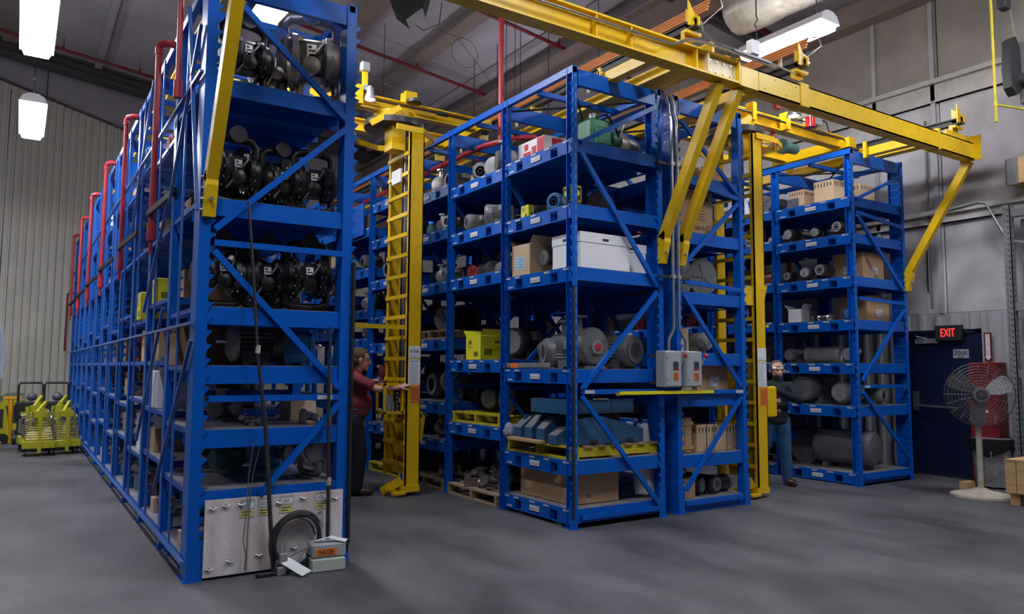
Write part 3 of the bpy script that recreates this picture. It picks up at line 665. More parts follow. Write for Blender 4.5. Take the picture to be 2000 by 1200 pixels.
# in-rack sprinkler pipes
t=thing('sprinkler_pipe','bright red pipe with elbow inside the top of the centre rack','pipe',(4.0,3,4.3)); MB().tube([(3.75,6.8,4.32),(3.75,2.3,4.32),(3.95,1.9,4.36),(4.15,1.75,4.36),(4.28,1.7,4.28),(4.30,1.7,3.95)],.035,10).build('pipe',red,t); MB().cyl((3.75,4.5,4.32),(3.75,4.62,4.32),.045,10).cyl((3.95,2.8,4.1),(3.95,2.8,4.3),.02,8).build('coupling',red,t)
t=thing('sprinkler_pipe','bright red pipe with elbow behind the right rack top','pipe',(8.9,3,4.2)); MB().tube([(8.95,6.8,4.18),(8.95,2.3,4.18),(9.1,1.95,4.2),(9.25,1.9,4.18),(9.3,1.9,4.0),(9.3,1.9,2.9)],.035,10).build('pipe',red,t)
# ---------------------------------------------------------------- stacker cranes
def crane(t,mx,my,side,xl,xr,bz,rc):
    """mast front column at (mx..mx+.19, my); ladder runs back in +y; rc=(x,y) ring centre"""
    W=.19
    # bridge girders across the aisle
    for yy in (my+.35,my+1.25):
        ibeam_x(xl,xr,yy,bz,bz+.17,.13).build('bridge_girder',yel,t,smooth=False)
    for xx in (xl+.0,xr-.0):
        MB().box(xx-.08,xx+.08,my+.15,my+1.45,bz-.02,bz+.12).build('end_truck',yel,t,smooth=False)
        MB().cyl((xx-.05,my+.22,bz-.02),(xx+.05,my+.22,bz-.02),.05,12).cyl((xx-.05,my+1.36,bz-.02),(xx+.05,my+1.36,bz-.02),.05,12).build('wheel',motd,t)
    MB().tube([(xl+.1,my+.22,bz+.09),(xr-.1,my+.22,bz+.09)],.014,8).cyl((xr-.7,my+.22,bz+.09),(xr-.55,my+.22,bz+.09),.03,10).build('drive_shaft',motd,t)
    m=MB()
    for xx in (xl+.62,xl+1.3): m.box(xx-.03,xx+.04,my+.19,my+.31,bz+.0,bz+.23)
    m.build('bracket',yel,t,smooth=False)
    cx,cy=rc
    MB().lathe([(.34,bz-.20),(.37,bz-.19),(.37,bz-.12),(.34,bz-.11)],(cx,cy,0),'z',28).build('turntable',motd,t)
    MB().lathe([(.24,bz-.11),(.25,bz-.10),(.25,bz),(.2,bz)],(cx,cy,0),'z',28).build('turntable_rim',yel,t)
    # octagonal guide ring
    m=MB(); R=.50; P=[(cx+R*math.cos(rad(a)),cy+R*math.sin(rad(a))) for a in range(-110,251,40)]
    for a,b in zip(P[:-3],P[1:-2]): m.bar((a[0],a[1],bz-.30),(b[0],b[1],bz-.30),.02,.07)
    m.bar((cx-.40,cy-.22,bz-.24),(cx-.05,cy-.30,bz-.0),.03,.07)
    m.build('guide_ring',yel,t,smooth=False)
    MB().box(cx-.12,cx+.06,cy-.22,cy+.0,bz-.50,bz-.20).build('lift_head',yel,t,smooth=False)
    # mast
    top=bz-.28
    x0,x1=mx,mx+W; y0,y1=my,my+.62
    MB().box(x0,x1,y0,y0+.012,.10,top).box(x1-.012,x1,y0,y0+.14,.10,top).box(x0,x0+.02,y0,y0+.05,.10,top).build('mast_column',yel,t,smooth=False)
    MB().box(x0,x1,y1-.012,y1,.2,top).box(x0,x0+.02,y1-.05,y1,.2,top).build('mast_column',yel,t,smooth=False)
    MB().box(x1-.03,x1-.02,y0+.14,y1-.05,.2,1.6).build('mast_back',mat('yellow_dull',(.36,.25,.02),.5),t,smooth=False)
    for k in range(17):
        zz=.34+.25*k
        if zz>top-.2: break
        MB().box(x0-.012,x0+.012,y0+.02,y1,zz,zz+.045).build('rung',yel,t,smooth=False)
    m=MB()
    for yy in (y0+.22,y0+.38): m.tube([(x0+.09,yy,.9),(x0+.09,yy,top)],.013,8)
    m.build('lift_chain',motd,t); MB().tube([(x0+.1,y0+.3,1.3),(x0+.1,y0+.3,top)],.03,10).build('lift_cylinder',steel,t)
    MB().box(x0-.16,x0-.0,y0-.04,y0+.02,.03,.06).prism([(x0-.20,.07),(x0-.02,.03),(x0-.02,.06),(x0-.20,.10)],y0+.10,y0+.17,'y').box(x0-.03,x1,y0-.01,y0+.2,.05,.12).bar((x0-.18,y0+.24,.04),(x0-.02,y0+.05,.18),.03,.10).build('foot_plate',yel,t,smooth=False)
    # documents on the front column
    MB().box(x0+.025,x1-.01,y0-.003,y0,1.30,1.60).box(x0+.025,x1-.01,y0-.003,y0,1.615,1.76).build('load_chart',paper,t,smooth=False)
    m=MB()
    for k in range(15): m.box(x0+.04,x1-.03-.02*(k%3),y0-.0045,y0-.003,1.32+.0165*k,1.324+.0165*k)
    m.box(x0+.04,x1-.03,y0-.0045,y0-.003,1.575,1.587).box(x0+.04,x1-.04,y0-.0045,y0-.003,1.63,1.638)
    m.build('chart_print',mat('grey_ink',(.35,.36,.42),.6),t,smooth=False)
    MB().box(x0+.06,x1-.01,y0-.003,y0,1.08,1.285).build('warning_label',orange,t,smooth=False)
    m=MB()
    for k in range(7): m.box(x0+.07,x1-.02,y0-.0045,y0-.003,1.10+.025*k,1.106+.025*k)
    m.build('label_print',inkm,t,smooth=False)
    return x0,x1,y0,y1,top
cx1=2.78; cy1=2.42
t=thing('stacker_crane','yellow stacker crane with ladder mast that the maroon shirted man pushes','crane',(2.85,2.6,0),0,'yellow stacker cranes')
x0,x1,y0,y1,top=crane(t,cx1,cy1,-1,.9,3.95,4.66,(2.72,2.78))
lettering('A7344',.055,inkm,t,(x0+.1-2.85,y0-.005-2.6,1.695),(rad(90),0,0),sx=.8)
MB().box(x0-.62,x0+.05,y0+.06,y0+.14,1.96,2.01).build('upper_arm',yel,t,smooth=False)
# control cage
m=MB(); a0,a1,b0,b1=x0-.27,x0-.005,y0+.02,y0+.26
for zz in (.96,1.29): m.box(a0,a1,b0,b0+.025,zz,zz+.03).box(a0,a1,b1-.025,b1,zz,zz+.03).box(a0,a0+.025,b0,b1,zz,zz+.03)
m.box(a0,a1,b0,b1,.955,.965)
for xx,yy in ((a0,b0),(a1-.04,b0),(a0,b1-.025)): m.box(xx,xx+.025,yy,yy+.025,.96,1.32)
m.build('control_cage',yel,t,smooth=False)
MB().bev(a0+.04,a0+.12,b0+.05,b0+.13,.97,1.18,.01).build('control_valve',galv,t); MB().bev(a1-.11,a1-.06,b0+.03,b0+.1,.97,1.27,.006).build('button_panel',blk,t)
m=MB()
for k in range(5): m.cyl((a1-.085,b0+.02,1.0+.05*k),(a1-.085,b0+.03,1.0+.05*k),.014,10)
m.build('push_button',steel,t)
MB().box(a0+.14,a0+.20,b0+.06,b0+.10,.97,1.1).build('grease_cup',plas,t)
MB().prism([(x1-.02,.62),(x1+.18,.60),(x1+.22,.90),(x1+.16,.97),(x1-.02,.98)],y0+.30,y0+.33,'y').build('carriage_hook',yel,t); MB().box(x1+.07,x1+.10,y0+.296,y0+.30,.70,.88).cyl((x1+.16,y0+.29,.91),(x1+.16,y0+.30,.91),.02,10).build('slot',inkm,t)
MB().box(x0-.035,x0-.01,y0+.2,y0+.45,3.78,3.95).build('rating_plate',white,t,smooth=False)
MB().box(x0-.02,x0+.06,y0+.3,y0+.4,4.3,4.6).box(2.84,3.0,2.70,2.86,4.83,4.98).build('motor_box',yel,t,smooth=False)
MB().lathe([(.04,0),(.10,.02),(.10,.06),(.05,.08)],(2.94,2.66,4.80),'z',14).build('drive_wheel',motd,t)
# task lamp and coiled cord on the crane bridge
t=thing('task_lamp','spot lamp on a yellow bracket at the left end of the crane','lamp',(2.22,2.72,4.9),0,'crane spot lamps')
MB().box(2.18,2.24,2.70,2.74,4.83,5.12).build('bracket',yel,t,smooth=False); MB().bev(2.155,2.265,2.68,2.77,5.10,5.22,.01).build('junction_box',galv,t); MB().bev(2.15,2.23,2.65,2.73,4.84,4.92,.01).build('junction_box',galv,t)
MB().lathe([(.02,4.90),(.045,4.86),(.05,4.80),(.08,4.73)],(2.24,2.62,0),'z',16).build('lamp_shade',galv,t); MB().lathe([(.07,0),(.02,-.02)],(2.24,2.62,4.732),'z',16).build('bulb',spotm,t)
t.location.x+=.09
t=thing('coiled_cord','black coiled cord from the crane spot lamp to the yellow motor box','cord',(2.4,2.8,4.9))
m=MB(); pts=[]
for k in range(340):
    s=k/340; x_=2.26+.66*s; z_=5.15-.13*math.sin(s*PI*.62)-.04*s; a=s*2*PI*19
    pts.append((x_,2.78+.016*math.cos(a),z_+.018*math.sin(a)))
m.tube(pts,.005,5).build('cord',blk,t)
cx2=6.26; cy2=.16
t=thing('stacker_crane','yellow stacker crane with tall mast in the right aisle','crane',(6.4,.5,0),0,'yellow stacker cranes')
x0,x1,y0,y1,top=crane(t,cx2,cy2,-1,5.95,8.62,4.66,(6.5,.62))
MB().box(x1-.02,x1+.16,y0+.08,y0+.14,2.02,2.05).build('upper_arm',yel,t,smooth=False)
MB().box(x0-.2,x1-.02,y0+.02,y0+.03,2.27,2.50).bar((x1-.06,y0+.02,2.26),(x1-.0,y0+.0,2.52),.01,.06).cyl((x1-.04,y0-.01,2.47),(x1-.04,y0,2.47),.015,8).build('carriage_plate',yel,t,smooth=False)
MB().bev(x1+.0,x1+.24,y0+.04,y0+.20,.93,1.30,.015).build('control_housing',yel,t); MB().bar((x1+.2,y0+.3,1.2),(x1+.3,y0+.33,1.2),.03,.03).build('handle',yel,t)
m=MB(); cx,cy=6.9,.62; P=[(cx+.34*math.cos(rad(a)),cy+.34*math.sin(rad(a))) for a in (-150,-90,-40,20,80)]
for a,b in zip(P,P[1:]): m.bar((a[0],a[1],4.42),(b[0],b[1],4.42),.018,.06)
m.build('guard_loop',yel,t,smooth=False)
MB().lathe([(.10,0),(.10,.05),(.075,.06),(.07,.30),(.05,.33)],(7.35,.55,4.50),'x',14).build('drive_motor',teal,t)
MB().cyl((7.18,.55,4.42),(7.18,.55,4.80),.03,10).build('festoon_pipe',red,t)
t=thing('task_lamp','spot lamp hanging under the right yellow beam','lamp',(7.2,.2,4.8),0,'crane spot lamps')
MB().lathe([(.03,5.02),(.05,4.95),(.06,4.83),(.09,4.76)],(7.12,.18,0),'z',16).build('lamp_shade',motd,t); MB().lathe([(.08,0),(.02,-.02)],(7.12,.18,4.762),'z',16).build('bulb',spotm,t); MB().bev(6.92,7.02,.2,.27,4.93,5.03,.01).tube([(7.0,.22,4.98),(7.06,.2,5.04),(7.12,.18,5.02)],.02,8).build('bracket',steel,t); MB().box(6.86,6.96,.24,.3,4.84,5.1).build('terminal_block',motr,t)
t=thing('beacon','red glass warning beacon beside the spot lamp on the right crane','beacon',(7.4,.15,4.5))
MB().cyl((7.42,.15,4.66),(7.42,.15,4.79),.062,16).build('lens',glass,t); MB().cyl((7.42,.15,4.79),(7.42,.15,4.83),.066,16).box(7.36,7.40,.12,.3,4.80,4.86).build('cap',steel,t)
t=thing('connector_box','pale grey box on the right crane girder near its right end','junction box',(7.95,.4,4.85)); MB().bev(7.75,8.0,.36,.5,4.84,4.96,.01).build('box',galv,t); MB().tube([(7.75,.4,4.86),(7.6,.38,4.84),(7.5,.4,4.85)],.01,6).tube([(8.0,.4,4.95),(8.15,.4,4.93),(8.2,.4,4.8)],.01,6).build('cable',blk,t)
# black speaker/hanging unit
t=thing('hanging_speaker','black speaker shaped unit hanging from the roof near the top centre','speaker',(3.6,4.3,6.8))
MB().prism([(-.30,.10),(-.22,-.12),(-.02,-.28),(.22,-.10),(.30,.22),(.12,.20),(.02,.12),(-.12,.22)],-.16,.16,'y').xf(Matrix.Translation((3.62,4.3,6.95))@Matrix.Rotation(rad(-35),4,'Z')).build('housing',blk,t); MB().tube([(3.62,4.3,7.0),(3.6,4.3,7.3),(3.66,4.3,7.4),(3.66,4.3,8.2)],.03,8).build('bracket',blk,t)
MB().tube([(3.8,4.5,6.8),(4.3,5.2,7.1),(4.8,5.6,7.5),(4.9,5.7,7.95)],.008,5).build('cable',blk,t)
t=thing('wire_loop','thin black wire looping below the roof between two purlins','wire',(5.6,6,7.3))
MB().tube([(5.0,6.0,7.6),(5.4,6.1,7.62)]+[(5.6+.28*math.cos(a*.4),6.1,7.35+.28*math.sin(a*.4)) for a in range(4,22)]+[(5.9,6.2,7.3),(6.4,6.4,7.0)],.004,5).build('wire',blk,t)
m=MB()
t=thing('hanger_wire','thin wires hanging from the roof above the centre rack','wire',(5,6,6))
for (x_,y_,zb) in ((4.6,7.5,5.2),(5.3,4.2,5.4),(5.9,2.6,5.6),(6.0,5,6.3)): m.tube([(x_,y_,zb),(x_,y_,roofz(x_))],.006,5)
m.build('wire',blk,t)
# ---------------------------------------------------------------- people
def remeshed(name,mb_parts,voxel,m,parent,smooth_it=4):
    me=bpy.data.meshes.new(name); V=[];Fc=[]
    for mb in mb_parts: n=len(V); V+=mb.v; Fc+=[tuple(i+n for i in f) for f in mb.f]
    me.from_pydata(V,[],Fc)
    import bmesh as _b
    ob=bpy.data.objects.new(name,me); COL.objects.link(ob)
    r=ob.modifiers.new('r','REMESH'); r.mode='VOXEL'; r.voxel_size=voxel; r.use_smooth_shade=True
    s=ob.modifiers.new('s','SMOOTH'); s.factor=.5; s.iterations=smooth_it
    bpy.context.view_layer.update()
    me2=bpy.data.meshes.new_from_object(ob.evaluated_get(bpy.context.evaluated_depsgraph_get()))
    bpy.data.objects.remove(ob); me2.materials.clear(); me2.materials.append(m); me2.name=name; me2.shade_smooth()
    o=bpy.data.objects.new(name,me2); COL.objects.link(o); o.parent=parent; return o
def cap(p,q,r1,r2,n=14):
    # tapered capsule with round ends
    m=MB(); p=Vector(p);q=Vector(q); m.cyl(p,q,r1,n,r2); m.ell(p,(r1,)*3,n,8); m.ell(q,(r2,)*3,n,8); return m
def limb(pts,rs,n=14): 
    out=[]
    for i in range(len(pts)-1): out.append(cap(pts[i],pts[i+1],rs[i],rs[i+1],n))
    return out
def hand(wr,direction,palmn,side,curl=.6,sc=1.0):
    """wrist, forward dir, palm normal (points out of the palm), side=+1 thumb along +lateral"""
    d=Vector(direction).normalized(); n=Vector(palmn).normalized(); l=d.cross(n).normalized()*side; W=Vector(wr); out=[]
    c=W+d*.045*sc
    m=MB()
    for k,o in enumerate((-.027,-.009,.009,.027)):
        out.append(cap(W+d*.01+l*o*.6*sc,W+d*.085*sc+l*o*sc,.013*sc,.0115*sc,8))
    for k,(o,L) in enumerate(((-.030,.055),(-.010,.068),(.010,.074),(.030,.066))):
        a=W+d*.085*sc+l*o*sc; ang=curl*.5
        b=a+(d*math.cos(ang)+n*math.sin(ang))*L*.5*sc; ang2=curl*1.7
        e=b+(d*math.cos(ang2)+n*math.sin(ang2))*L*.42*sc; ang3=curl*2.4
        g=e+(d*math.cos(ang3)+n*math.sin(ang3))*L*.3*sc
        out+=[cap(a,b,.0095*sc,.009*sc,8),cap(b,e,.009*sc,.008*sc,8),cap(e,g,.008*sc,.007*sc,8)]
    tb=W+d*.025*sc+l*.026*sc; t1=tb+(d*.6+l*.7+n*.25).normalized()*.042*sc; t2=t1+(d*.9+l*.15+n*.5).normalized()*.034*sc
    out+=[cap(tb,t1,.013*sc,.0105*sc,8),cap(t1,t2,.0105*sc,.0085*sc,8)]
    return out
def head_parts(c,face,upv=(0,0,1),s=1.0):
    """c = centre of skull; face = facing dir"""
    f=Vector(face).normalized(); u=Vector(upv).normalized(); u=(u-f*u.dot(f)).normalized(); r=f.cross(u).normalized()
    Mx=Matrix((r,f,u)).transposed().to_4x4(); Mx.translation=Vector(c); Mx=Mx@Matrix.Scale(1.16,4)
    parts=[]
    m=MB(); m.ell((0,-.012,.022),(.076*s,.094*s,.088*s),20,14); parts.append(m)
    m=MB(); m.ell((0,.022,-.045),(.057*s,.066*s,.070*s),18,12); parts.append(m)
    m=MB(); m.ell((0,.062,-.090),(.028,.024,.024),12,8); parts.append(m)      # chin
    m=MB(); m.add([(-.009,.078,.012),(.009,.078,.012),(.016,.084,-.034),(-.016,.084,-.034),(0,.116,-.028),(0,.088,.016)],[(0,1,5),(0,5,4,3),(1,2,4,5),(3,4,2),(0,3,2,1)]); parts.append(m)
    m=MB(); m.ell((0,.100,-.026),(.013,.014,.011),10,7); m.ell((0,.081,-.058),(.026,.011,.006),12,7); m.ell((0,.080,-.069),(.022,.011,.006),12,7)
    m.ell((-.030,.070,.026),(.026,.016,.008),10,7); m.ell((.030,.070,.026),(.026,.016,.008),10,7); parts.append(m)
    for sg in (-1,1):
        m=MB(); m.ell((sg*.078,-.010,-.010),(.009,.018,.030),10,8); parts.append(m)
    for p in parts: p.xf(Mx)
    return parts,Mx
def person(t,J,R,mats,hands,face,headc,hair_long,extras=None,vox=.0085,shorts=False,sleeve=.5,belly=0):
    shirt,trous,shm,hairm=mats
    sk=[]
    # continuous body
    sk+=limb([J['pelvis'],J['waist'],J['chest'],J['neck0']],[.13,.12,.12,.06]); sk+=limb([J['neck0'],J['neck1']],[.060,.056])
    for s in 'lr':
        sk+=limb([J['sh'+s],J['el'+s],J['wr'+s]],[.050,.041,.027]); sk+=limb([J['hip'+s],J['kn'+s],J['an'+s]],[.085,.055,.038]); sk.append(cap(J['chest'],J['sh'+s],.07,.05))
    hp,Mx=head_parts(headc,face); sk+=hp; sk.append(cap(J['neck1'],Vector(headc)+Vector((0,0,-.05)),.054,.05))
    for h in hands: sk+=h
    remeshed('body',sk,.006,skin,t,3)
    # shirt
    sh=[]
    def ring(a,b,rx,ry): pass
    fwd=J['fwd']; lat=Vector((fwd.y,-fwd.x,0))
    def slab(c,rl,rf,rz):
        m=MB(); m.ell((0,0,0),(rl,rf,rz),20,12); A=Matrix((lat,fwd,Vector((0,0,1)))).transposed().to_4x4(); A.translation=Vector(c); return m.xf(A)
    sh+=[slab(J['chest']+Vector((0,0,-.02)),.185,.125+.035*belly,.17),slab(J['waist']+fwd*.03*belly,.165+.03*belly,.125+.075*belly,.17),slab(J['waist']+Vector((0,0,-.10))+fwd*.02*belly,.165+.02*belly,.128+.055*belly,.10),slab((J['chest']+J['neck0'])/2,.15,.09,.08)]
    for s in 'lr':
        sh+=limb([J['sh'+s]+Vector((0,0,-.0)),J['el'+s]*1.0],[.072,.058]) if sleeve>=1 else limb([J['sh'+s],J['sh'+s].lerp(J['el'+s],sleeve*1.55)],[.074,.071])
        if sleeve>=1: sh+=limb([J['el'+s],J['el'+s].lerp(J['wr'+s],.92)],[.056,.040])
        sh.append(cap(J['chest']+Vector((0,0,.06)),J['sh'+s],.10,.074))
    sh.append(cap(J['neck0']+Vector((0,0,-.05)),J['neck0']+Vector((0,0,.015)),.085,.066))
    if not belly: sh+=[slab(J['pelvis']+Vector((0,0,.02)),.172,.135,.13),slab(J['pelvis']+Vector((0,0,-.04)),.178,.14,.08)]
    so=remeshed('shirt',sh,.010,shirt,t,5)
    tr=[slab(J['pelvis'],.162+.012*belly,.125+.045*belly,.12),slab(J['pelvis']+Vector((0,0,-.06))-fwd*.02,.165+.01*belly,.13+.035*belly,.10)]
    for s in 'lr': tr+=limb([J['hip'+s],J['kn'+s],J['an'+s]+Vector((0,0,-.02))],[.105+.03*belly,.078+.024*belly,.062+.02*belly])
    remeshed('trousers',tr,.010,trous,t,4)
    for s in 'lr':
        a=J['an'+s]; f=J['foot'+s]; base=Vector((a.x,a.y,0))
        m=MB(); m.ell((0,0,0),(.047,.15,.052),16,10); A=Matrix((Vector((f.y,-f.x,0)),f,Vector((0,0,1)))).transposed().to_4x4(); A.translation=base+f*.065+Vector((0,0,.042)); m.xf(A)
        m.v=[(v[0],v[1],max(v[2],.004)) for v in m.v]
        m.cyl(base+Vector((0,0,.03)),base+Vector((0,0,.11)),.045,12)
        L_(m,'shoe',shm,t)
    # hair
    hr=[]
    m=MB(); m.ell((0,-.022,.034),(.083,.100,.090),22,14); 
    if hair_long: m.ell((0,-.045,-.02),(.078,.072,.062),18,12); 
    zc=.020 if hair_long else .045
    m.xf(Mx); inv=Mx.inverted(); 
    cut=MB(); o=L_(m,'hair',hairm,t)
    # trim the hair away from the face
    import bmesh as _b
    bm=_b.new(); bm.from_mesh(o.data); dele=[]
    for v in bm.verts:
        p=inv@v.co
        if (p.y>.045 and p.z<.062) or (p.y>-.005 and p.z<.008) or p.z<(-.075 if hair_long else -.03): dele.append(v)
    _b.ops.delete(bm,geom=dele,context='VERTS'); bm.to_mesh(o.data); bm.free()
    o.parent=t
    ey=MB(); ew=MB()
    for sg in (-1,1): ew.ell((sg*.030,.0745,.004),(.013,.007,.006),10,7); ey.ell((sg*.030,.080,.004),(.0055,.003,.0055),8,6)
    L_(ew.xf(Mx),'eye',white,t); L_(ey.xf(Mx),'pupil',inkm,t)
    return Mx
V3=Vector
def shiftJ(J,o):
    return J
# man in the maroon polo shirt: faces the mast (+x), arms out to the control cage
fw1=V3((.93,-.36,0)).normalized(); lt1=V3((fw1.y,-fw1.x,0))  # lt1 = his right
B0=V3((2.30,2.90,0))
J={}
J['fwd']=fw1; J['pelvis']=B0+V3((0,0,.93)); J['waist']=B0+fw1*.01+V3((0,0,1.08)); J['chest']=B0+fw1*.03+V3((0,0,1.28)); J['neck0']=B0+fw1*.045+V3((0,0,1.44)); J['neck1']=B0+fw1*.075+V3((0,0,1.50))
J['shr']=B0+lt1*.185+fw1*.04+V3((0,0,1.37)); J['shl']=B0-lt1*.185+fw1*.06+V3((0,0,1.37))
J['hipr']=B0+lt1*.085+V3((0,0,.88)); J['hipl']=B0-lt1*.085+V3((0,0,.88))
J['knr']=B0+lt1*.10+fw1*.09+V3((0,0,.48)); J['knl']=B0-lt1*.11-fw1*.02+V3((0,0,.48))
J['anr']=B0+lt1*.10+fw1*.06+V3((0,0,.09)); J['anl']=B0-lt1*.13-fw1*.10+V3((0,0,.09))
J['footr']=V3((.90,-.43,0)).normalized(); J['footl']=V3((.8,-.2,0)).normalized()
J['wrr']=V3((2.70,2.44,1.27)); J['elr']=J['shr'].lerp(J['wrr'],.52)+V3((-.02,-.03,-.07))
J['wrl']=V3((2.50,2.86,1.34)); J['ell']=J['shl'].lerp(J['wrl'],.5)+V3((-.02,.06,-.10))
man1=thing('person','person in maroon polo shirt and dark trousers pushing the yellow crane mast','person',(0,0,0))
hands=[hand(J['wrr'],V3((.85,-.15,.35)),V3((.3,.5,-.6)),-1,.55),hand(J['wrl'],V3((.8,-.2,.1)),V3((0,.2,-1)),1,.8)]
hc1=B0+fw1*.095+V3((0,0,1.60))
person(man1,J,None,(shirtr,navy,shoe,hairb),hands,V3((.93,-.30,-.12)),hc1,True,sleeve=.42,belly=1)
MB().tube([tuple(J['pelvis']+V3((0,0,.075))+fw1*.185*math.cos(a)+lt1*.182*math.sin(a)) for a in [2*PI*i/24 for i in range(24)]],.015,6,True).build('belt',blk,man1)
# man with safety glasses by the right mast
fw2=V3((-.62,-.78,0)).normalized(); lt2=V3((fw2.y,-fw2.x,0))
B1=V3((7.33,.72,0)); K={}
z=.945
K['fwd']=fw2; K['pelvis']=B1+V3((0,0,.88)); K['waist']=B1+V3((0,0,1.03)); K['chest']=B1+V3((0,0,1.20))+fw2*.0; K['neck0']=B1+V3((.04,0,1.35)); K['neck1']=B1+V3((.06,.01,1.40))
K['shr']=B1+lt2*.185+V3((0,0,1.30)); K['shl']=B1-lt2*.185+V3((0,0,1.28))
K['hipr']=B1+lt2*.085+V3((0,0,.83)); K['hipl']=B1-lt2*.085+V3((0,0,.83))
K['knr']=B1+lt2*.17+V3((0,0,.46))+fw2*.02; K['knl']=B1-lt2*.11+V3((0,0,.46))+fw2*.02
K['anr']=B1+lt2*.26+V3((0,0,.09)); K['anl']=B1-lt2*.13+V3((0,0,.09))
K['footr']=V3((-.75,-.6,0)).normalized(); K['footl']=V3((-.35,-.9,0)).normalized()
K['wrl']=V3((6.90,.46,1.27)); K['ell']=K['shl']+V3((-.02,-.16,-.17)); K['wrr']=V3((6.66,.55,1.24)); K['elr']=K['shr']+V3((-.12,-.10,-.20))
man2=thing('person','person in dark shirt, jeans and safety glasses looking up beside the right mast','person',(0,0,0))
hands=[hand(K['wrl'],V3((-.8,-.35,.1)),V3((-.2,-.5,-.6)),1,.7),hand(K['wrr'],V3((-.6,-.5,.0)),V3((0,.2,-1)),-1,.7)]
hc2=B1+V3((.07,.02,1.50))+fw2*.02
Mx2=person(man2,K,None,(jacket,jeans,shoe,hairg),hands,V3((-.66,-.62,.30)),hc2,False,sleeve=1)
m=MB(); m.tube([(-.078,-.02,.006),(-.072,.05,.008),(-.055,.084,.006),(0,.098,.010),(.055,.084,.006),(.072,.05,.008),(.078,-.02,.006)],.0045,6)
L_(m.xf(Mx2),'safety_glasses',redd,man2)
m=MB(); m.box(-.058,-.006,.090,.093,-.014,.018).box(.006,.058,.090,.093,-.014,.018); L_(m.xf(Mx2),'lens',mat('lens_smoke',(.12,.03,.03),.1,alpha=.6),man2)
m=MB(); m.ell((0,.066,-.086),(.034,.030,.026),12,8); L_(m.xf(Mx2),'beard',hairg,man2)
# ---------------------------------------------------------------- stock builders (origin: centre of the base, long axis x)
def motor(r=.14,L=.42,body=motg,cap_=motl,feet=True,flange=False,box=True,shaft=True):
    def f(t):
        z=r+.03; m=MB(); n=28
        prof=[]; vs=[]
        # finned drum
        for k in range(n*2):
            a=2*PI*k/(n*2); rr=r if k%2==0 else r*.90
            vs.append((rr*math.cos(a),rr*math.sin(a)))
        N=len(vs); V=[(-L*.30,y,zz+z) for y,zz in vs]+[(L*.26,y,zz+z) for y,zz in vs]
        m.add(V,[(i,(i+1)%N,(i+1)%N+N,i+N) for i in range(N)]+[tuple(range(N)),tuple(range(2*N-1,N-1,-1))])
        L_(m,'motor_body',body,t,False)
        L_(MB().lathe([(r*.5,-L*.5),(r*.93,-L*.47),(r*1.0,-L*.42),(r*1.0,-L*.28)],(0,0,z),'x',24),'fan_cover',body,t)
        m=MB()
        for k in range(12):
            a=2*PI*k/12; m.bar((-L*.503,r*.22*math.cos(a),z+r*.22*math.sin(a)),(-L*.485,r*.80*math.cos(a),z+r*.80*math.sin(a)),.006,.006)
        for q in (.25,.5,.75): m.lathe([(r*q-.004,-L*.508),(r*q+.004,-L*.508),(r*q+.004,-L*.49),(r*q-.004,-L*.49)],(0,0,z),'x',20)
        L_(m,'fan_grille',cap_,t)
        L_(MB().lathe([(r*1.02,L*.26),(r*1.02,L*.31),(r*.75,L*.37),(r*.35,L*.40)]+([(r*.35,L*.40)] if not flange else []),(0,0,z),'x',24),'end_bell',cap_,t)
        if flange: L_(MB().lathe([(r*1.25,L*.36),(r*1.25,L*.40),(r*.5,L*.41)],(0,0,z),'x',24),'mounting_flange',cap_,t)
        if shaft: L_(MB().cyl((L*.38,0,z),(L*.56,0,z),r*.16,12),'shaft',steel,t)
        if feet: L_(MB().box(-L*.22,-L*.10,-r*.95,r*.95,0,.03).box(L*.08,L*.20,-r*.95,r*.95,0,.03).box(-L*.22,L*.2,-r*.8,-r*.6,.02,z-r*.5).box(-L*.22,L*.2,r*.6,r*.8,.02,z-r*.5),'mounting_feet',body,t,False)
        if box: L_(MB().bev(-L*.10,L*.12,-r*.95-.05,-r*.62,z+r*.15,z+r*.75,.008),'terminal_box',cap_,t)
    return f
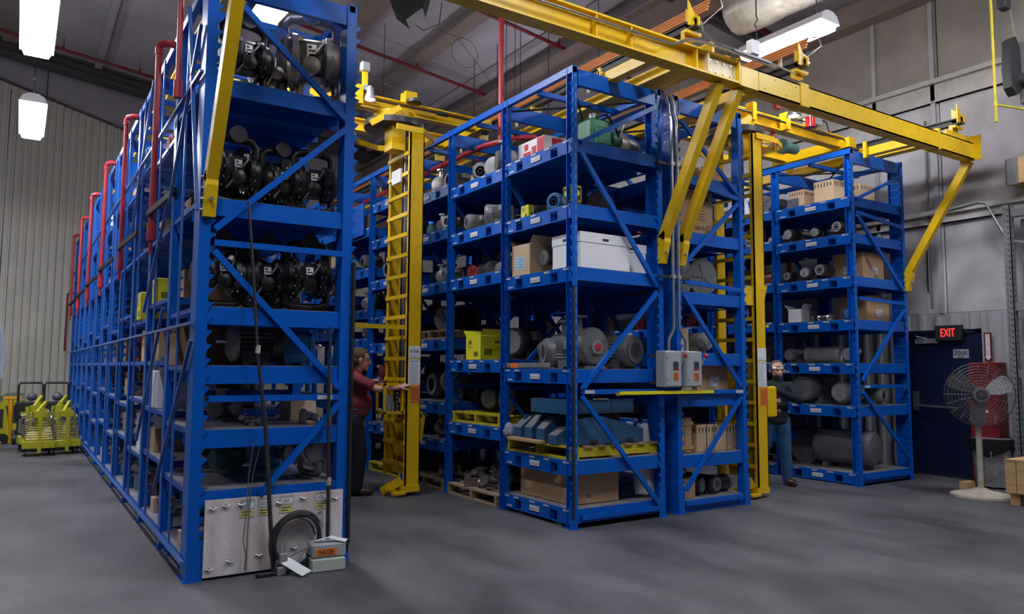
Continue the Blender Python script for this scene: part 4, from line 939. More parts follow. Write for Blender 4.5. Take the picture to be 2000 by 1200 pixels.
def pump(col,metal,tag_=True):
    # air operated double diaphragm pump, ~.46 wide .58 tall
    def f(t):
        m=MB()
        for s in (-1,1):
            m.lathe([(.05,s*.205),(.10,s*.20),(.135,s*.165),(.14,s*.125),(.165,s*.115),(.165,s*.085),(.12,s*.07)],(0,0,.28),'x',24)
        L_(m,'diaphragm_chamber',metal,t)
        m=MB()
        for s in (-1,1):
            for k in range(12):
                a=2*PI*k/12; m.cyl((s*.08,.152*math.cos(a),.28+.152*math.sin(a)),(s*.125,.152*math.cos(a),.28+.152*math.sin(a)),.010,6)
        L_(m,'clamp_bolt',steel if metal is not castm else motl,t,False)
        L_(MB().bev(-.08,.08,-.09,.09,.17,.40,.015),'centre_block',col,t)
        L_(MB().tube([(-.16,0,.40),(-.165,0,.50),(-.13,0,.545),(-.05,0,.56),(.05,0,.56),(.13,0,.545),(.165,0,.50),(.16,0,.40)],.036,12),'upper_manifold',metal,t)
        L_(MB().tube([(-.16,0,.16),(-.165,0,.08),(-.12,0,.045),(0,0,.04),(.12,0,.045),(.165,0,.08),(.16,0,.16)],.034,12).box(-.19,-.11,-.07,.07,0,.02).box(.11,.19,-.07,.07,0,.02),'lower_manifold',metal,t)
        L_(MB().lathe([(.04,0),(.068,-.0),(.068,-.02),(.042,-.02)],(0,-.07,.57),'y',18).cyl((0,0,.57),(0,-.08,.57),.04,14),'discharge_flange',steel if metal is castm else motd,t)
        L_(MB().lathe([(.03,-.10),(.055,-.10),(.055,-.13),(.02,-.14)],(0,0,.22),'y',16),'air_valve',metal,t)
        L_(MB().lathe([(.012,-.003),(.034,-.0025),(.034,0)],(0,-.0825,.57),'y',16),'port_plug' if metal is castm else 'port_hole',motr if metal is castm else blk,t)
        L_(MB().tube([(-.09,-.10,.12),(-.04,-.12,.2),(-.02,-.12,.3)],.009,6).tube([(.09,-.10,.40),(.05,-.13,.34),(.02,-.12,.3)],.009,6).cyl((.07,-.12,.38),(.07,-.08,.38),.016,8).cyl((-.07,-.12,.38),(-.07,-.08,.38),.016,8),'air_fitting',steel if metal is castm else motg,t)
        if tag_: 
            L_(MB().box(-.028,.028,-.103,-.10,.30,.36),'data_tag',white,t,False)
            L_(MB().box(-.02,.02,-.105,-.103,.315,.325).box(-.02,.0,-.105,-.103,.335,.35),'tag_print',inkm,t,False)
    return f
def carton(w,d,h,m_,style=0,lab=None):
    def f(t):
        L_(MB().bev(-w/2,w/2,-d/2,d/2,0,h,.004),'carton_body',m_,t)
        if style==0:
            L_(MB().box(-w/2+.004,w/2-.004,-.025,.025,h,h+.0015).box(-w/2-.0012,-w/2,-.025,.025,h-.07,h).box(w/2,w/2+.0012,-.025,.025,h-.07,h),'tape',tape,t,False)
        elif style==1:  # open flaps
            L_(MB().bar((-w/2,-d/2,h),(-w/2,-d/2-.0,h),.01,.01) if False else MB().add([(-w/2,-d/2,h),(w/2,-d/2,h),(w/2,-d/2-.05,h+.08),(-w/2,-d/2-.05,h+.08)],[(0,1,2,3)]).add([(-w/2,d/2,h),(w/2,d/2,h),(w/2,d/2+.06,h+.07),(-w/2,d/2+.06,h+.07)],[(0,1,2,3)]),'flap',m_,t,False)
        elif style==2:  # lidded box with hand holes
            L_(MB().bev(-w/2-.006,w/2+.006,-d/2-.006,d/2+.006,h*.72,h+.004,.003),'lid',m_,t)
            L_(MB().box(-.04,.04,-d/2-.0085,-d/2-.006,h*.8,h*.87).box(-w/2-.0085,-w/2-.006,-.04,.04,h*.8,h*.87),'hand_hole',inkm,t,False)
        if lab: lab(t,w,d,h)
    return f
def vents(t,w,d,h):
    m=MB()
    for k in range(6):
        xx=-w*.40+w*.16*k
        m.box(xx,xx+w*.05,-d/2-.0015,-d/2,h*.72,h*.90)
        yy=-d*.40+d*.16*k
        m.box(-w/2-.0015,-w/2,yy,yy+d*.05,h*.72,h*.90)
    L_(m,'vent_slot',inkm,t,False)
def bluelab(t,w,d,h):
    L_(MB().box(-w/2-.0015,-w/2,-.07,.09,h*.22,h*.62),'shipping_label',mat('label_pale_blue',(.35,.62,.82),.5),t,False)
    m=MB()
    for k in range(4): m.box(-w/2-.0025,-w/2-.0015,-.05,.07-.03*(k%2),h*(.28+.085*k),h*(.30+.085*k))
    L_(m,'label_print',mat('blue_ink',(.03,.12,.4),.6),t,False)
def smalllab(t,w,d,h):
    L_(MB().box(-w*.1,w*.2,-d/2-.0015,-d/2,h*.2,h*.5).box(-w/2-.0015,-w/2,-d*.2,d*.15,h*.2,h*.5),'shipping_label',printed,t,False)
def yellab(t,w,d,h):
    m=MB(); x=-w/2-.0015
    m.box(x,x+.001,-d*.34,-d*.05,h*.14,h*.34).box(x,x+.001,.10*d,.30*d,h*.64,h*.80).box(x,x+.001,.0*d,.36*d,h*.52,h*.55)
    m.box(-w*.35,-w*.05,-d/2-.0015,-d/2,h*.2,h*.45).box(w*.05,w*.32,-d/2-.0015,-d/2,h*.68,h*.8).box(w*.05,w*.3,-d/2-.0015,-d/2,h*.5,h*.53).box(w*.05,w*.25,-d/2-.0015,-d/2,h*.4,h*.43)
    L_(m,'box_print',mat('dark_olive_print',(.14,.16,.02),.6),t,False)
def pallet(m1,m2,ms=None,w=1.12,d=1.1):
    # stringers run in y; deck boards run in x ; front face is -x
    def f(t):
        for y_ in (-d/2+.02,0-.02,d/2-.06):
            L_(MB().box(-w/2,w/2,y_,y_+.04 if y_>-d/2+.1 or y_<0 else y_+.04,.018,.105),'stringer',ms or m1,t,False)
        n=7
        for k in range(n):
            xx=-w/2+k*(w-.10)/(n-1); L_(MB().box(xx,xx+.10,-d/2,d/2,.105,.123),'deck_board',m1 if k else m2,t,False)
        for xx in (-w/2,-.05,w/2-.10): L_(MB().box(xx,xx+.10,-d/2,d/2,0,.018),'bottom_board',m1 if xx>-w/2 else m2,t,False)
    return f
def gearpump(col,c2):
    def f(t):
        L_(MB().lathe([(.05,-.18),(.10,-.17),(.11,-.10),(.11,.02),(.06,.05)],(0,0,.14),'x',20).box(-.16,.0,-.09,.09,0,.03).box(-.12,-.04,-.05,.05,.02,.08),'pump_housing',col,t)
        L_(MB().cyl((-.08,0,.2),(-.08,0,.32),.045,14).cyl((-.08,0,.32),(-.08,0,.34),.075,14).cyl((-.08,-.1,.14),(-.08,-.17,.14),.04,12).cyl((-.08,-.17,.14),(-.08,-.19,.14),.07,14),'pipe_flange',c2,t)
        L_(MB().cyl((.04,0,.14),(.26,0,.14),.022,10).lathe([(.07,.12),(.07,.20),(.03,.22)],(0,0,.14),'x',14).box(.10,.2,-.05,.05,0,.09),'bearing_frame',col,t)
    return f
def tank(r,L,m_):
    def f(t):
        L_(MB().lathe([(r*.3,-L/2),(r*.8,-L/2+.02),(r*.97,-L/2+.06),(r,-L/2+.1),(r,L/2-.1),(r*.97,L/2-.06),(r*.8,L/2-.02),(r*.3,L/2)],(0,0,r+.05),'y',28),'drum_shell',m_,t)
        L_(MB().box(-r*.7,r*.7,-L*.32,-L*.25,0,.07).box(-r*.7,r*.7,L*.25,L*.32,0,.07),'saddle_foot',m_,t,False)
        L_(MB().cyl((-r*.99,-L*.3,r+.05),(-r*1.02,-L*.3,r+.05),.02,10).cyl((-r*.93,-L*.25,r*1.4),(-r*.98,-L*.25,r*1.43),.014,8),'plug',steel,t)
    return f
def onecast(m_):
    def f(t):
        L_(MB().tube([(-.15,0,.04),(-.06,.01,.045),(.07,-.01,.045),(.15,0,.04)],[.04,.028,.028,.042],10).cyl((0,0,.05),(0,0,.12),.024,10),'casting_body',m_,t)
        for a_,b_,r_ in (((-.17,0,.055),(-.15,0,.055),.055),((.15,0,.055),(.17,0,.055),.055),((0,0,.12),(0,0,.135),.045)): L_(MB().cyl(a_,b_,r_,12),'flange',m_,t)
    return f
def manifold(m_):
    def f(t):
        m=MB()
        for k in range(4): m.tube([(-.22,-.12+.08*k,.05),(.22,-.12+.08*k,.05)],.032,10)
        m.box(-.24,-.20,-.17,.17,0,.10).box(.20,.24,-.17,.17,0,.10); L_(m,'tube_bank',m_,t)
        L_(MB().cyl((-.1,-.05,.08),(-.1,-.05,.2),.045,12).cyl((-.1,-.05,.2),(-.1,-.05,.22),.07,12).ell((.08,.03,.12),(.09,.07,.06)),'valve_head',m_,t)
    return f
def shortcyl(r,L,m_,c_):
    def f(t):
        L_(MB().lathe([(r*.6,-L/2),(r,-L/2+.01),(r,L/2-.01),(r*.6,L/2)],(0,0,r),'x',20),'cylinder_body',m_,t)
        L_(MB().lathe([(r*1.06,-L/2-.01),(r*1.06,-L/2+.03),(r*.7,-L/2+.035)],(0,0,r),'x',20),'end_cap',c_,t); L_(MB().lathe([(r*.7,L/2-.04),(r*1.06,L/2-.03),(r*1.06,L/2+.01)],(0,0,r),'x',20),'end_cap',c_,t)
        m=MB()
        for k in range(5):
            a=2*PI*k/5; m.bar((-L/2-.012,0,r),(-L/2-.012,r*.8*math.cos(a),r+r*.8*math.sin(a)),.012,.012)
        L_(m,'spoke_vane',c_,t,False)
    return f
BK={}
def B(kind):
    d={
     'mot_g':motor(.115,.38),'mot_G':motor(.15,.46),'mot_XL':motor(.21,.55,motg,motg,flange=True),'mot_d':motor(.12,.40,motd,motg),'mot_D':motor(.17,.5,motd,motl),'mot_b':motor(.10,.34,motb,motb),'mot_l':motor(.10,.34,motl,galv),
     'mot_s':motor(.065,.24,motd,galv,feet=False,box=False),'mot_ss':motor(.05,.18,motg,galv,feet=False,box=False),'mot_r':motor(.12,.36,motr,motr),'mot_t':motor(.09,.3,teal,teal),
     'pump_k':pump(blkg,blkg),'pump_g':pump(motd,castm),'pump_m':pump(motd,blkg,False),
     'gp_g':gearpump(motg,motl),'gp_b':gearpump(motb,motg),'gp_c':gearpump(castm,steel),'gp_r':gearpump(motr,motg),
     'box_m':carton(.40,.32,.28,card),'box_M':carton(.55,.42,.36,card,0,smalllab),'box_s':carton(.24,.2,.16,card2),'box_p':carton(.36,.30,.30,card2,0,vents),'box_d':carton(.5,.4,.36,cardd),'box_o':carton(.36,.34,.34,card2,1,bluelab),
     'box_w':carton(.46,.38,.34,white,2),'box_W':carton(.66,.46,.36,white,2),'box_y':carton(.38,.36,.30,yelc,1,yellab),'box_ys':carton(.2,.16,.16,yelc,0,yellab),
     'wbag':carton(.3,.2,.2,white,1),'box_r':carton(.5,.4,.22,white),
     'pal_y':pallet(yeld,yeld),'pal_w':pallet(woodm,woodm),'pal_yw':pallet(woodm,yeld,yeld),'tank':tank(.24,.85,motg),'cast1':onecast(castm),'cast2':onecast(rustm),'man':manifold(rustm),'mang':manifold(motg),
     'cyl':shortcyl(.10,.42,motl,galv),'cyl_d':shortcyl(.12,.40,motd,motg),'cyl_D':shortcyl(.19,.30,motd,motg),'cyl_b':shortcyl(.11,.2,motb,motb),'cyl_s':shortcyl(.055,.2,motd,steel),'cyl_r':shortcyl(.10,.26,motr,motr)}
    return d[kind]
INFO={'mot_g':('electric_motor','grey electric motor','motor'),'mot_G':('electric_motor','large grey electric motor','motor'),'mot_XL':('electric_motor','very large pale grey motor','motor'),'mot_d':('electric_motor','black electric motor','motor'),'mot_D':('electric_motor','large black electric motor','motor'),
'mot_b':('electric_motor','blue electric motor','motor'),'mot_l':('electric_motor','light grey motor','motor'),'mot_s':('electric_motor','small black motor','motor'),'mot_ss':('electric_motor','tiny grey motor','motor'),'mot_r':('electric_motor','dark red motor','motor'),'mot_t':('electric_motor','teal motor','motor'),
'pump_k':('diaphragm_pump','black diaphragm pump','pump'),'pump_g':('diaphragm_pump','bare metal diaphragm pump','pump'),'pump_m':('diaphragm_pump','untagged black diaphragm pump','pump'),
'gp_g':('flanged_pump','grey flanged pump','pump'),'gp_b':('flanged_pump','blue flanged pump','pump'),'gp_c':('flanged_pump','shiny cast pump','pump'),'gp_r':('flanged_pump','dark red flanged pump','pump'),
'box_m':('cardboard_box','brown cardboard box','box'),'box_M':('cardboard_box','large brown labelled carton','box'),'box_s':('cardboard_box','small pale cardboard box','box'),'box_p':('cardboard_box','pale vented carton','box'),'box_d':('cardboard_box','dark brown carton','box'),'box_o':('cardboard_box','open carton with pale blue label','box'),
'box_w':('storage_box','white lidded storage box','box'),'box_W':('storage_box','wide white lidded box','box'),'box_y':('yellow_carton','bright yellow open carton','box'),'box_ys':('yellow_carton','small yellow carton','box'),'wbag':('paper_bag','open white paper bag','bag'),'box_r':('storage_box','flat white box','box'),
'pal_y':('pallet','yellow painted pallet','pallet'),'pal_w':('pallet','bare wooden pallet','pallet'),'pal_yw':('pallet','worn pallet with yellow front','pallet'),'tank':('pressure_tank','big grey cylindrical tank','tank'),
'cast':('casting_pile','heap of silvery valve castings','castings'),'castb':('casting_pile','heap of brownish pipe castings','castings'),'cast_s':('casting_pile','few silvery fittings','castings'),'man':('tube_manifold','brown ribbed manifold','manifold'),'mang':('tube_manifold','grey ribbed manifold','manifold'),
'cyl':('steel_cylinder','pale grey cylinder','cylinder'),'cyl_d':('steel_cylinder','dark cylinder','cylinder'),'cyl_D':('steel_cylinder','wide short grey drum','drum'),'cyl_b':('steel_cylinder','blue cylinder','cylinder'),'cyl_s':('steel_cylinder','slim dark cylinder','cylinder'),'cyl_r':('steel_cylinder','dark red cylinder','cylinder')}
RACKS={'A':(XA0,XA1,0.0,levA,'left rack'),'B':(XB0,XB1,-.05,levB,'centre rack'),'C':(XC0,XC1,-.04,levC,'brown carton rack'),'D':(XD0,XD1,.05,levD,'right rack')}
BAYW=['end bay','second bay','third bay','fourth bay','fifth bay','sixth bay','seventh bay','eighth bay','ninth bay','tenth bay','eleventh bay','twelfth bay']
LEVW={0:'top',1:'second',2:'third',3:'fourth',4:'fifth',5:'sixth',6:'seventh',7:'eighth'}
def stock(rk,bay,lev,items):
    """items: (kind, u along y 0..1 from the camera, v along x 0..1 from the left, rot deg, scale, dz)"""
    x0,x1,y0,lv,rn=RACKS[rk]; L=lv(bay)
    z=0 if lev<0 else L[lev]; lw='floor' if lev<0 else LEVW[len(L)-1-lev]+' shelf'
    kinds={}
    for it in items: kinds.setdefault(INFO[it[0]][1],[]).append(it)
    for it in items:
        k,u,v,rot,sc=it[:5]; dz=it[5] if len(it)>5 else 0
        if k in ('cast','castb','cast_s'):
            rr=random.Random(bay*7+len(k)); n={'cast':8,'castb':9,'cast_s':4}[k]; heap='small' if k=='cast_s' else 'large'
            pts=sorted([(rr.uniform(-.16,.16)*sc,rr.uniform(-.14,.2)*sc) for q in range(n)])
            for q in range(n):
                x=x0+.06+(x1-x0-.12)*v+pts[q][1]; y=y0+bay*BAY+.03+(BAY-.06)*u+pts[q][0]; od=['nearest','second nearest','third nearest','fourth nearest','fifth nearest','sixth nearest','seventh nearest','farthest','last'][q]
                tt='brownish' if k=='castb' else 'silvery'
                place('cast2' if k=='castb' else 'cast1',onecast(rustm if k=='castb' else castm),'valve_casting',f'{od} {tt} casting in the {heap} heap, {rn}, {BAYW[bay]}','casting',(x,y,z+dz+.001+.07*sc*(q%3)),rr.uniform(0,PI),f'{tt} castings, {rn}, {BAYW[bay]}',sc)
            continue
        nm,desc,cat=INFO[k]; grp=kinds[desc]
        pos=''
        if len(grp)>1:
            o=sorted(grp,key=lambda q:(q[1],q[2])).index(it); n=len(grp)
            pos=['nearest','second','third','fourth','fifth'][o] if not (n==2 and o==1) else 'farther'
            if n>2 and o==n-1: pos='farthest'
        lab=(pos+' ' if pos else '')+desc+(f' on {rn} {lw}, {BAYW[bay]}' if lev>=0 else f' on the floor of {rn}, {BAYW[bay]}')
        x=x0+.06+(x1-x0-.12)*v; y=y0+bay*BAY+.03+(BAY-.06)*u
        place(k,B(k),nm,lab,cat,(x,y,z+dz+.001),rad(rot),f'{desc}s on the racks',sc)
# ---------------------------------------------------------------- what stands on the racks
S_=stock
# left rack end bay
S_('A',0,6,[('pump_k',.22,.26,8,1.02),('pump_g',.26,.56,-28,.95),('pump_g',.22,.78,-14,1.34),('cyl_d',.75,.5,90,1.3)])
S_('A',0,5,[('pump_k',.22,.22,5,.98),('pump_k',.30,.58,12,.92),('pump_k',.26,.84,-8,.96),('pump_m',.75,.4,0,1),('pump_m',.75,.75,20,.95)])
S_('A',0,4,[('pump_k',.30,.16,6,.98),('pump_k',.32,.50,0,.98),('pump_k',.22,.80,-4,1.0),('box_m',.8,.3,0,1),('mot_d',.8,.8,30,1),('pump_m',.72,.5,10,.9)])
S_('A',0,3,[('mot_D',.32,.42,180,.95),('mot_b',.32,.74,0,1.25),('box_d',.70,.14,0,.85)])
S_('A',0,2,[('cast_s',.16,.36,10,.35),('gp_g',.72,.35,40,.8),('box_s',.6,.9,10,1)])
S_('A',0,1,[('pump_g',.20,.86,-78,.86),('mot_t',.75,.4,20,1),('gp_b',.7,.7,50,1.1)])
S_('A',0,0,[('box_s',.35,.06,0,.8)])
r=random.Random(11)
FILL={1:{6:[('mot_t',.3,.3,0,2.0),('mot_r',.6,.6,20,1.6)],5:[('box_d',.5,.4,0,1)],4:[('box_ys',.75,.1,0,1.5),('box_m',.35,.3,0,1.0)],3:[('box_m',.75,.15,90,1.05),('box_m',.3,.3,0,.95)],2:[('wbag',.5,.2,0,1.7),('mot_g',.5,.7,0,1)],1:[('box_m',.75,.15,0,.8),('mot_d',.4,.5,30,1)],0:[('box_s',.7,.1,0,.8),('mot_d',.3,.3,80,1),('cyl_s',.5,.1,90,1)]},
2:{6:[('mot_r',.4,.4,0,1.5),('mot_b',.7,.2,0,1.4)],5:[('box_M',.5,.3,90,.95)],4:[('box_ys',.4,.1,0,1.8),('box_m',.7,.4,0,1)],3:[('box_p',.5,.2,0,1.1),('mot_g',.75,.6,0,1)],2:[('cyl_d',.5,.3,0,1.2)],1:[('wbag',.5,.2,0,1.4)],0:[('box_m',.6,.2,0,.8),('cyl_d',.2,.2,30,.7)]},
3:{6:[('gp_c',.5,.3,0,1.4),('mot_b',.3,.6,0,1.2)],5:[('mot_l',.5,.4,0,1.3)],4:[('mot_r',.6,.3,0,1.2)],3:[('gp_r',.5,.3,0,1.3),('mot_d',.8,.6,0,1)],2:[('pump_g',.5,.4,80,.8)],1:[('box_p',.5,.3,0,1)]},
4:{6:[('box_m',.4,.3,0,1.0),('gp_c',.7,.6,0,1.2)],5:[('gp_c',.5,.3,0,1)],3:[('box_m',.5,.3,0,1.1)],2:[('box_p',.5,.3,0,1)],1:[('box_m',.5,.3,0,.9)]},
5:{6:[('mot_g',.5,.4,0,1.2)],4:[('mot_d',.5,.3,0,1)],3:[('box_M',.5,.2,90,.9)],1:[('box_p',.5,.3,0,.9)],0:[('box_s',.5,.1,0,1)]},
6:{6:[('box_w',.5,.3,0,1)],5:[('cyl',.5,.3,0,1)],3:[('box_m',.5,.3,0,1.2)],2:[('mot_r',.5,.3,0,1)]},
7:{6:[('box_m',.5,.3,0,1)],4:[('box_m',.5,.3,0,1)],2:[('box_m',.5,.3,0,1)]},
8:{6:[('mot_b',.5,.3,0,1)],5:[('box_p',.5,.3,0,1)],3:[('mot_d',.5,.3,0,1)]}}
rf=random.Random(21)
for bay in range(1,9):
    for lev in range(0,7):
        ex=FILL.setdefault(bay,{}).setdefault(lev,[]); used={q[0] for q in ex}
        ks=[k for k in ('pump_m','mot_D','box_d','cyl_d','mang','gp_g','mot_d','tankless') if k not in used and k!='tankless']; rf.shuffle(ks)
        for q,(u_,v_) in enumerate([(.3,.55),(.72,.6)] if bay<6 else [(.5,.55)]): ex.append((ks[q],u_+rf.uniform(-.04,.04),v_,rf.choice((0,90,20,-30)),(.8 if lev in (1,2,3) else 1.05)*(.7 if ks[q]=='pump_m' and lev in (0,1,2,3) else 1)))
for bay,dd in FILL.items():
    for lev,its in dd.items(): S_('A',bay,lev,its)
# centre rack end bay
S_('B',0,5,[('box_r',.74,.26,90,1.0),('mot_t',.25,.30,0,.01)][:1]+[('cyl_D',.30,.88,20,.7)])
S_('B',0,4,[('box_ys',.76,.10,0,.9),('mot_b',.46,.22,25,.95),('mot_s',.62,.12,-30,.8)])
S_('B',0,3,[('box_o',.80,.17,0,1.0),('cyl_d',.55,.20,0,.6,.10),('box_W',.20,.36,0,.98),('box_w',.24,.76,0,.92)])
S_('B',0,2,[('mot_G',.42,.22,-20,.95),('mot_XL',.30,.80,100,.80),('box_m',.72,.48,0,.9),('gp_g',.6,.34,90,1.5)])
S_('B',0,1,[('pal_yw',.50,.50,0,1.02)])
S_('B',1,4,[('gp_g',.22,.25,-20,1.2),('mot_g',.50,.30,20,1.1),('mot_d',.74,.25,40,1.0),('gp_c',.92,.25,60,.8)])
S_('B',1,3,[('mot_l',.35,.20,-30,1.2),('mot_l',.75,.18,-10,1.0),('cyl',.55,.5,30,1.1)])
S_('B',1,2,[('cyl',.28,.20,70,.85),('cyl_d',.58,.20,80,.75),('cyl_r',.80,.20,20,.8),('man',.7,.5,90,1)])
S_('B',1,1,[('box_y',.66,.22,0,.95),('mot_D',.28,.45,20,1.0),('mot_d',.5,.7,10,1.2)])
S_('B',1,0,[('pal_y',.50,.50,0,1.0),('mot_D',.60,.35,20,.8,.125),('cyl_D',.18,.28,0,.85,.125)])
S_('B',1,-1,[('pal_w',.50,.48,0,1.05),('man',.70,.16,60,.95,.13),('cast_s',.45,.18,0,1.0,.13),('castb',.27,.2,20,.85,.13),('mang',.6,.5,20,1.2,.13)])
S_('B',2,5,[('mot_g',.3,.3,0,1),('gp_c',.65,.3,30,1.1)])
S_('B',2,4,[('mot_l',.25,.2,10,.9),('gp_c',.5,.2,50,.8),('mot_t',.8,.3,0,1)])
S_('B',2,3,[('mot_l',.25,.2,-10,.9),('gp_c',.50,.18,60,.8)])
S_('B',2,2,[('pal_w',.5,.5,0,.95),('cyl_d',.5,.4,20,1.3,.12)])
S_('B',2,1,[('pump_g',.3,.25,-80,.9),('mot_D',.7,.4,0,1)])
S_('B',2,0,[('mot_d',.3,.2,30,1.0),('gp_c',.5,.2,60,.9)])
S_('B',2,-1,[('pal_w',.5,.48,0,1.0),('pump_m',.3,.25,-60,.9,.13),('cast_s',.2,.15,0,1,.13)])
S_('B',3,6,[('gp_c',.3,.2,50,1),('mot_r',.7,.2,0,.8)])
S_('B',3,5,[('gp_c',.6,.2,60,1.0),('mot_g',.3,.3,0,1)])
S_('B',3,4,[('mot_G',.72,.25,0,.9),('mot_b',.25,.2,0,.9)])
S_('B',3,3,[('mot_b',.5,.15,0,.9),('box_s',.15,.12,0,1.2)])
S_('B',3,2,[('mot_d',.5,.15,0,.9),('gp_g',.2,.2,0,.9)])
S_('B',3,1,[('pump_g',.45,.2,-70,.85),('gp_r',.8,.2,0,1)])
S_('B',3,0,[('mot_d',.5,.2,0,1)])
S_('B',3,-1,[('pal_y',.5,.48,0,1.0)])
S_('B',4,6,[('box_m',.3,.2,0,.9)]); S_('B',4,5,[('mot_g',.4,.2,0,1)]); S_('B',4,4,[('gp_c',.5,.2,50,.9),('mot_d',.2,.3,0,1)]); S_('B',4,3,[('mot_l',.4,.2,0,.8)]); S_('B',4,1,[('mot_r',.5,.2,0,1)])
S_('B',5,5,[('box_p',.5,.2,0,.9)]); S_('B',5,4,[('mot_d',.5,.2,0,1)]); S_('B',5,3,[('box_m',.5,.2,0,.8)]); S_('B',5,2,[('mot_b',.5,.2,0,1)])
S_('B',6,5,[('box_m',.5,.2,0,.9)]); S_('B',6,3,[('mot_g',.5,.2,0,.9)])
for bay in range(0,4):
    for lev in range(len(levB(bay))):
        if (bay,lev) in ((0,1),(1,0),(2,2)): continue
        gap=(levB(bay)+[4.4])[lev+1]-levB(bay)[lev]; ks=[('cyl_D','dark'),('box_d','b'),('mot_G','m'),('mang','x')][ (bay+lev)%4 ][0]
        if bay==0 and lev in (2,3): ks='mang'
        S_('B',bay,lev,[(ks,.62,.80,20*lev,.9 if gap>.6 else .75)]) if ks not in ('mot_G',) or bay!=3 else S_('B',bay,lev,[('gp_r' if lev!=1 else 'mang',.62,.8,30,.9)])
# rack with brown cartons
S_('C',0,6,[('box_m',.5,.55,0,1.1),('box_d',.25,.8,20,.6)])
S_('C',0,5,[])
S_('C',0,4,[('cyl_D',.25,.20,95,1.0),('cyl_D',.25,.56,85,1.05),('box_d',.75,.5,0,.9)])
S_('C',0,3,[('mot_l',.18,.50,100,1.0),('box_s',.20,.22,0,.85),('box_s',.20,.22,4,.84,.138)])
S_('C',0,2,[('box_M',.28,.66,4,1.0),('box_s',.18,.22,0,.9)])
S_('C',0,1,[('box_p',.20,.52,4,.98),('box_p',.22,.86,-2,.95)])
S_('C',0,0,[('box_m',.16,.15,0,.75),('box_m',.45,.30,0,1.0),('mot_d',.20,.40,110,.75),('mot_d',.18,.64,95,.75),('gp_r',.45,.55,0,.9),('cyl_d',.20,.86,10,.75)])
for bay in (1,2,3):
    for lev,k in ((1,'box_d'),(2,'mot_D'),(3,'box_m'),(4,'gp_g'),(5,'box_d')): S_('C',bay,lev,[(k,.5,.4,15*bay,1)])
# right rack
S_('D',0,6,[('box_p',.74,.16,0,.82),('box_p',.38,.20,0,1.02),('box_p',.30,.62,0,1.0),('box_ys',.95,.3,0,.01)][:3])
S_('D',0,5,[('mot_s',.86,.14,0,1.3),('mot_s',.56,.16,20,1.1),('mot_s',.22,.16,0,1.3),('mot_d',.4,.5,10,.9)])
S_('D',0,4,[('mot_s',.88,.10,0,1.0),('mot_ss',.66,.12,10,1.5),('mot_s',.42,.12,0,1.35),('box_M',.30,.58,4,1.05)])
S_('D',0,3,[('wbag',.82,.14,10,.95),('cyl_s',.55,.15,90,.9),('cyl_s',.45,.12,80,.9),('mot_b',.20,.18,40,.7),('box_M',.30,.68,0,1.0)])
S_('D',0,2,[('mot_g',.90,.16,0,.8),('cyl',.55,.24,95,1.15),('mot_g',.18,.18,20,.8)])
S_('D',0,1,[('mot_G',.72,.30,0,1.3),('mot_G',.22,.18,0,.95),('mot_d',.5,.62,20,1.0),('mot_l',.25,.72,90,1.0)])
S_('D',0,0,[('tank',.38,.36,5,1.0),('cyl_D',.92,.5,0,1.2)])
S_('D',1,7,[('box_w',.5,.1,0,.9),('cyl_d',.12,.16,0,1)]); S_('D',1,6,[('mot_g',.4,.2,0,1.0),('mot_l',.75,.2,0,.9)]); S_('D',1,5,[('cyl_r',.25,.2,90,1.0),('box_d',.7,.3,0,.8)]); S_('D',1,4,[('mot_d',.5,.2,0,1)]); S_('D',1,3,[('mot_g',.3,.2,0,1.1)]); S_('D',1,2,[('mot_D',.3,.2,0,1.0)]); S_('D',1,1,[('mot_G',.3,.2,0,1.2)]); S_('D',1,0,[('pal_w',.5,.5,0,.9),('cyl_D',.3,.2,0,1.2,.12)])
for bay in (2,3):
    for lev,k in ((2,'mot_g'),(4,'cyl_r'),(5,'mot_l'),(6,'box_d')): S_('D',bay,lev,[(k,.5,.3,0,1)])
place('bin',lambda t:(L_(MB().add([(-.2,-.16,0),(.2,-.16,0),(.2,.16,0),(-.2,.16,0),(-.26,-.2,.18),(.24,-.2,.26),(.24,.2,.26),(-.26,.2,.18)],[(0,3,2,1),(0,1,5,4),(1,2,6,5),(2,3,7,6),(3,0,4,7)]),'bin_body',binb,t,False),L_(MB().box(-.265,-.25,-.21,.21,.16,.185),'bin_rim',binb,t,False)),'plastic_bin','bright blue plastic bin on the right rack beside the tall mast','bin',(8.4,1.85,3.88),0)
t=thing('grey_case','dark grey case with handle on the right rack top shelf','case',(8.35,1.02,3.84)); MB().bev(8.22,8.48,.92,1.13,3.845,3.99,.012).build('case_body',motg,t); MB().tube([(8.3,1.02,3.99),(8.3,1.02,4.02),(8.4,1.02,4.02),(8.4,1.02,3.99)],.01,6).build('handle',motd,t)
# red and white print on the flat box, centre rack top
fb=[o for o in COL.objects if o.get('label','').startswith('flat white box')][0]; fb['label']='white box with red printing on the centre rack top shelf'
L_(MB().box(-.255,-.251,-.2,.2,.0,.22) if False else MB().box(-.25,-.12,.2005,.203,.01,.21).box(-.10,-.02,.2005,.203,.03,.14).box(.0,.14,.2005,.203,.02,.10).box(.05,.12,.2005,.203,.12,.19).box(-.2535,-.2505,-.1,.1,.02,.2),'red_print',mat('print_red',(.55,.02,.04),.5),fb,False)
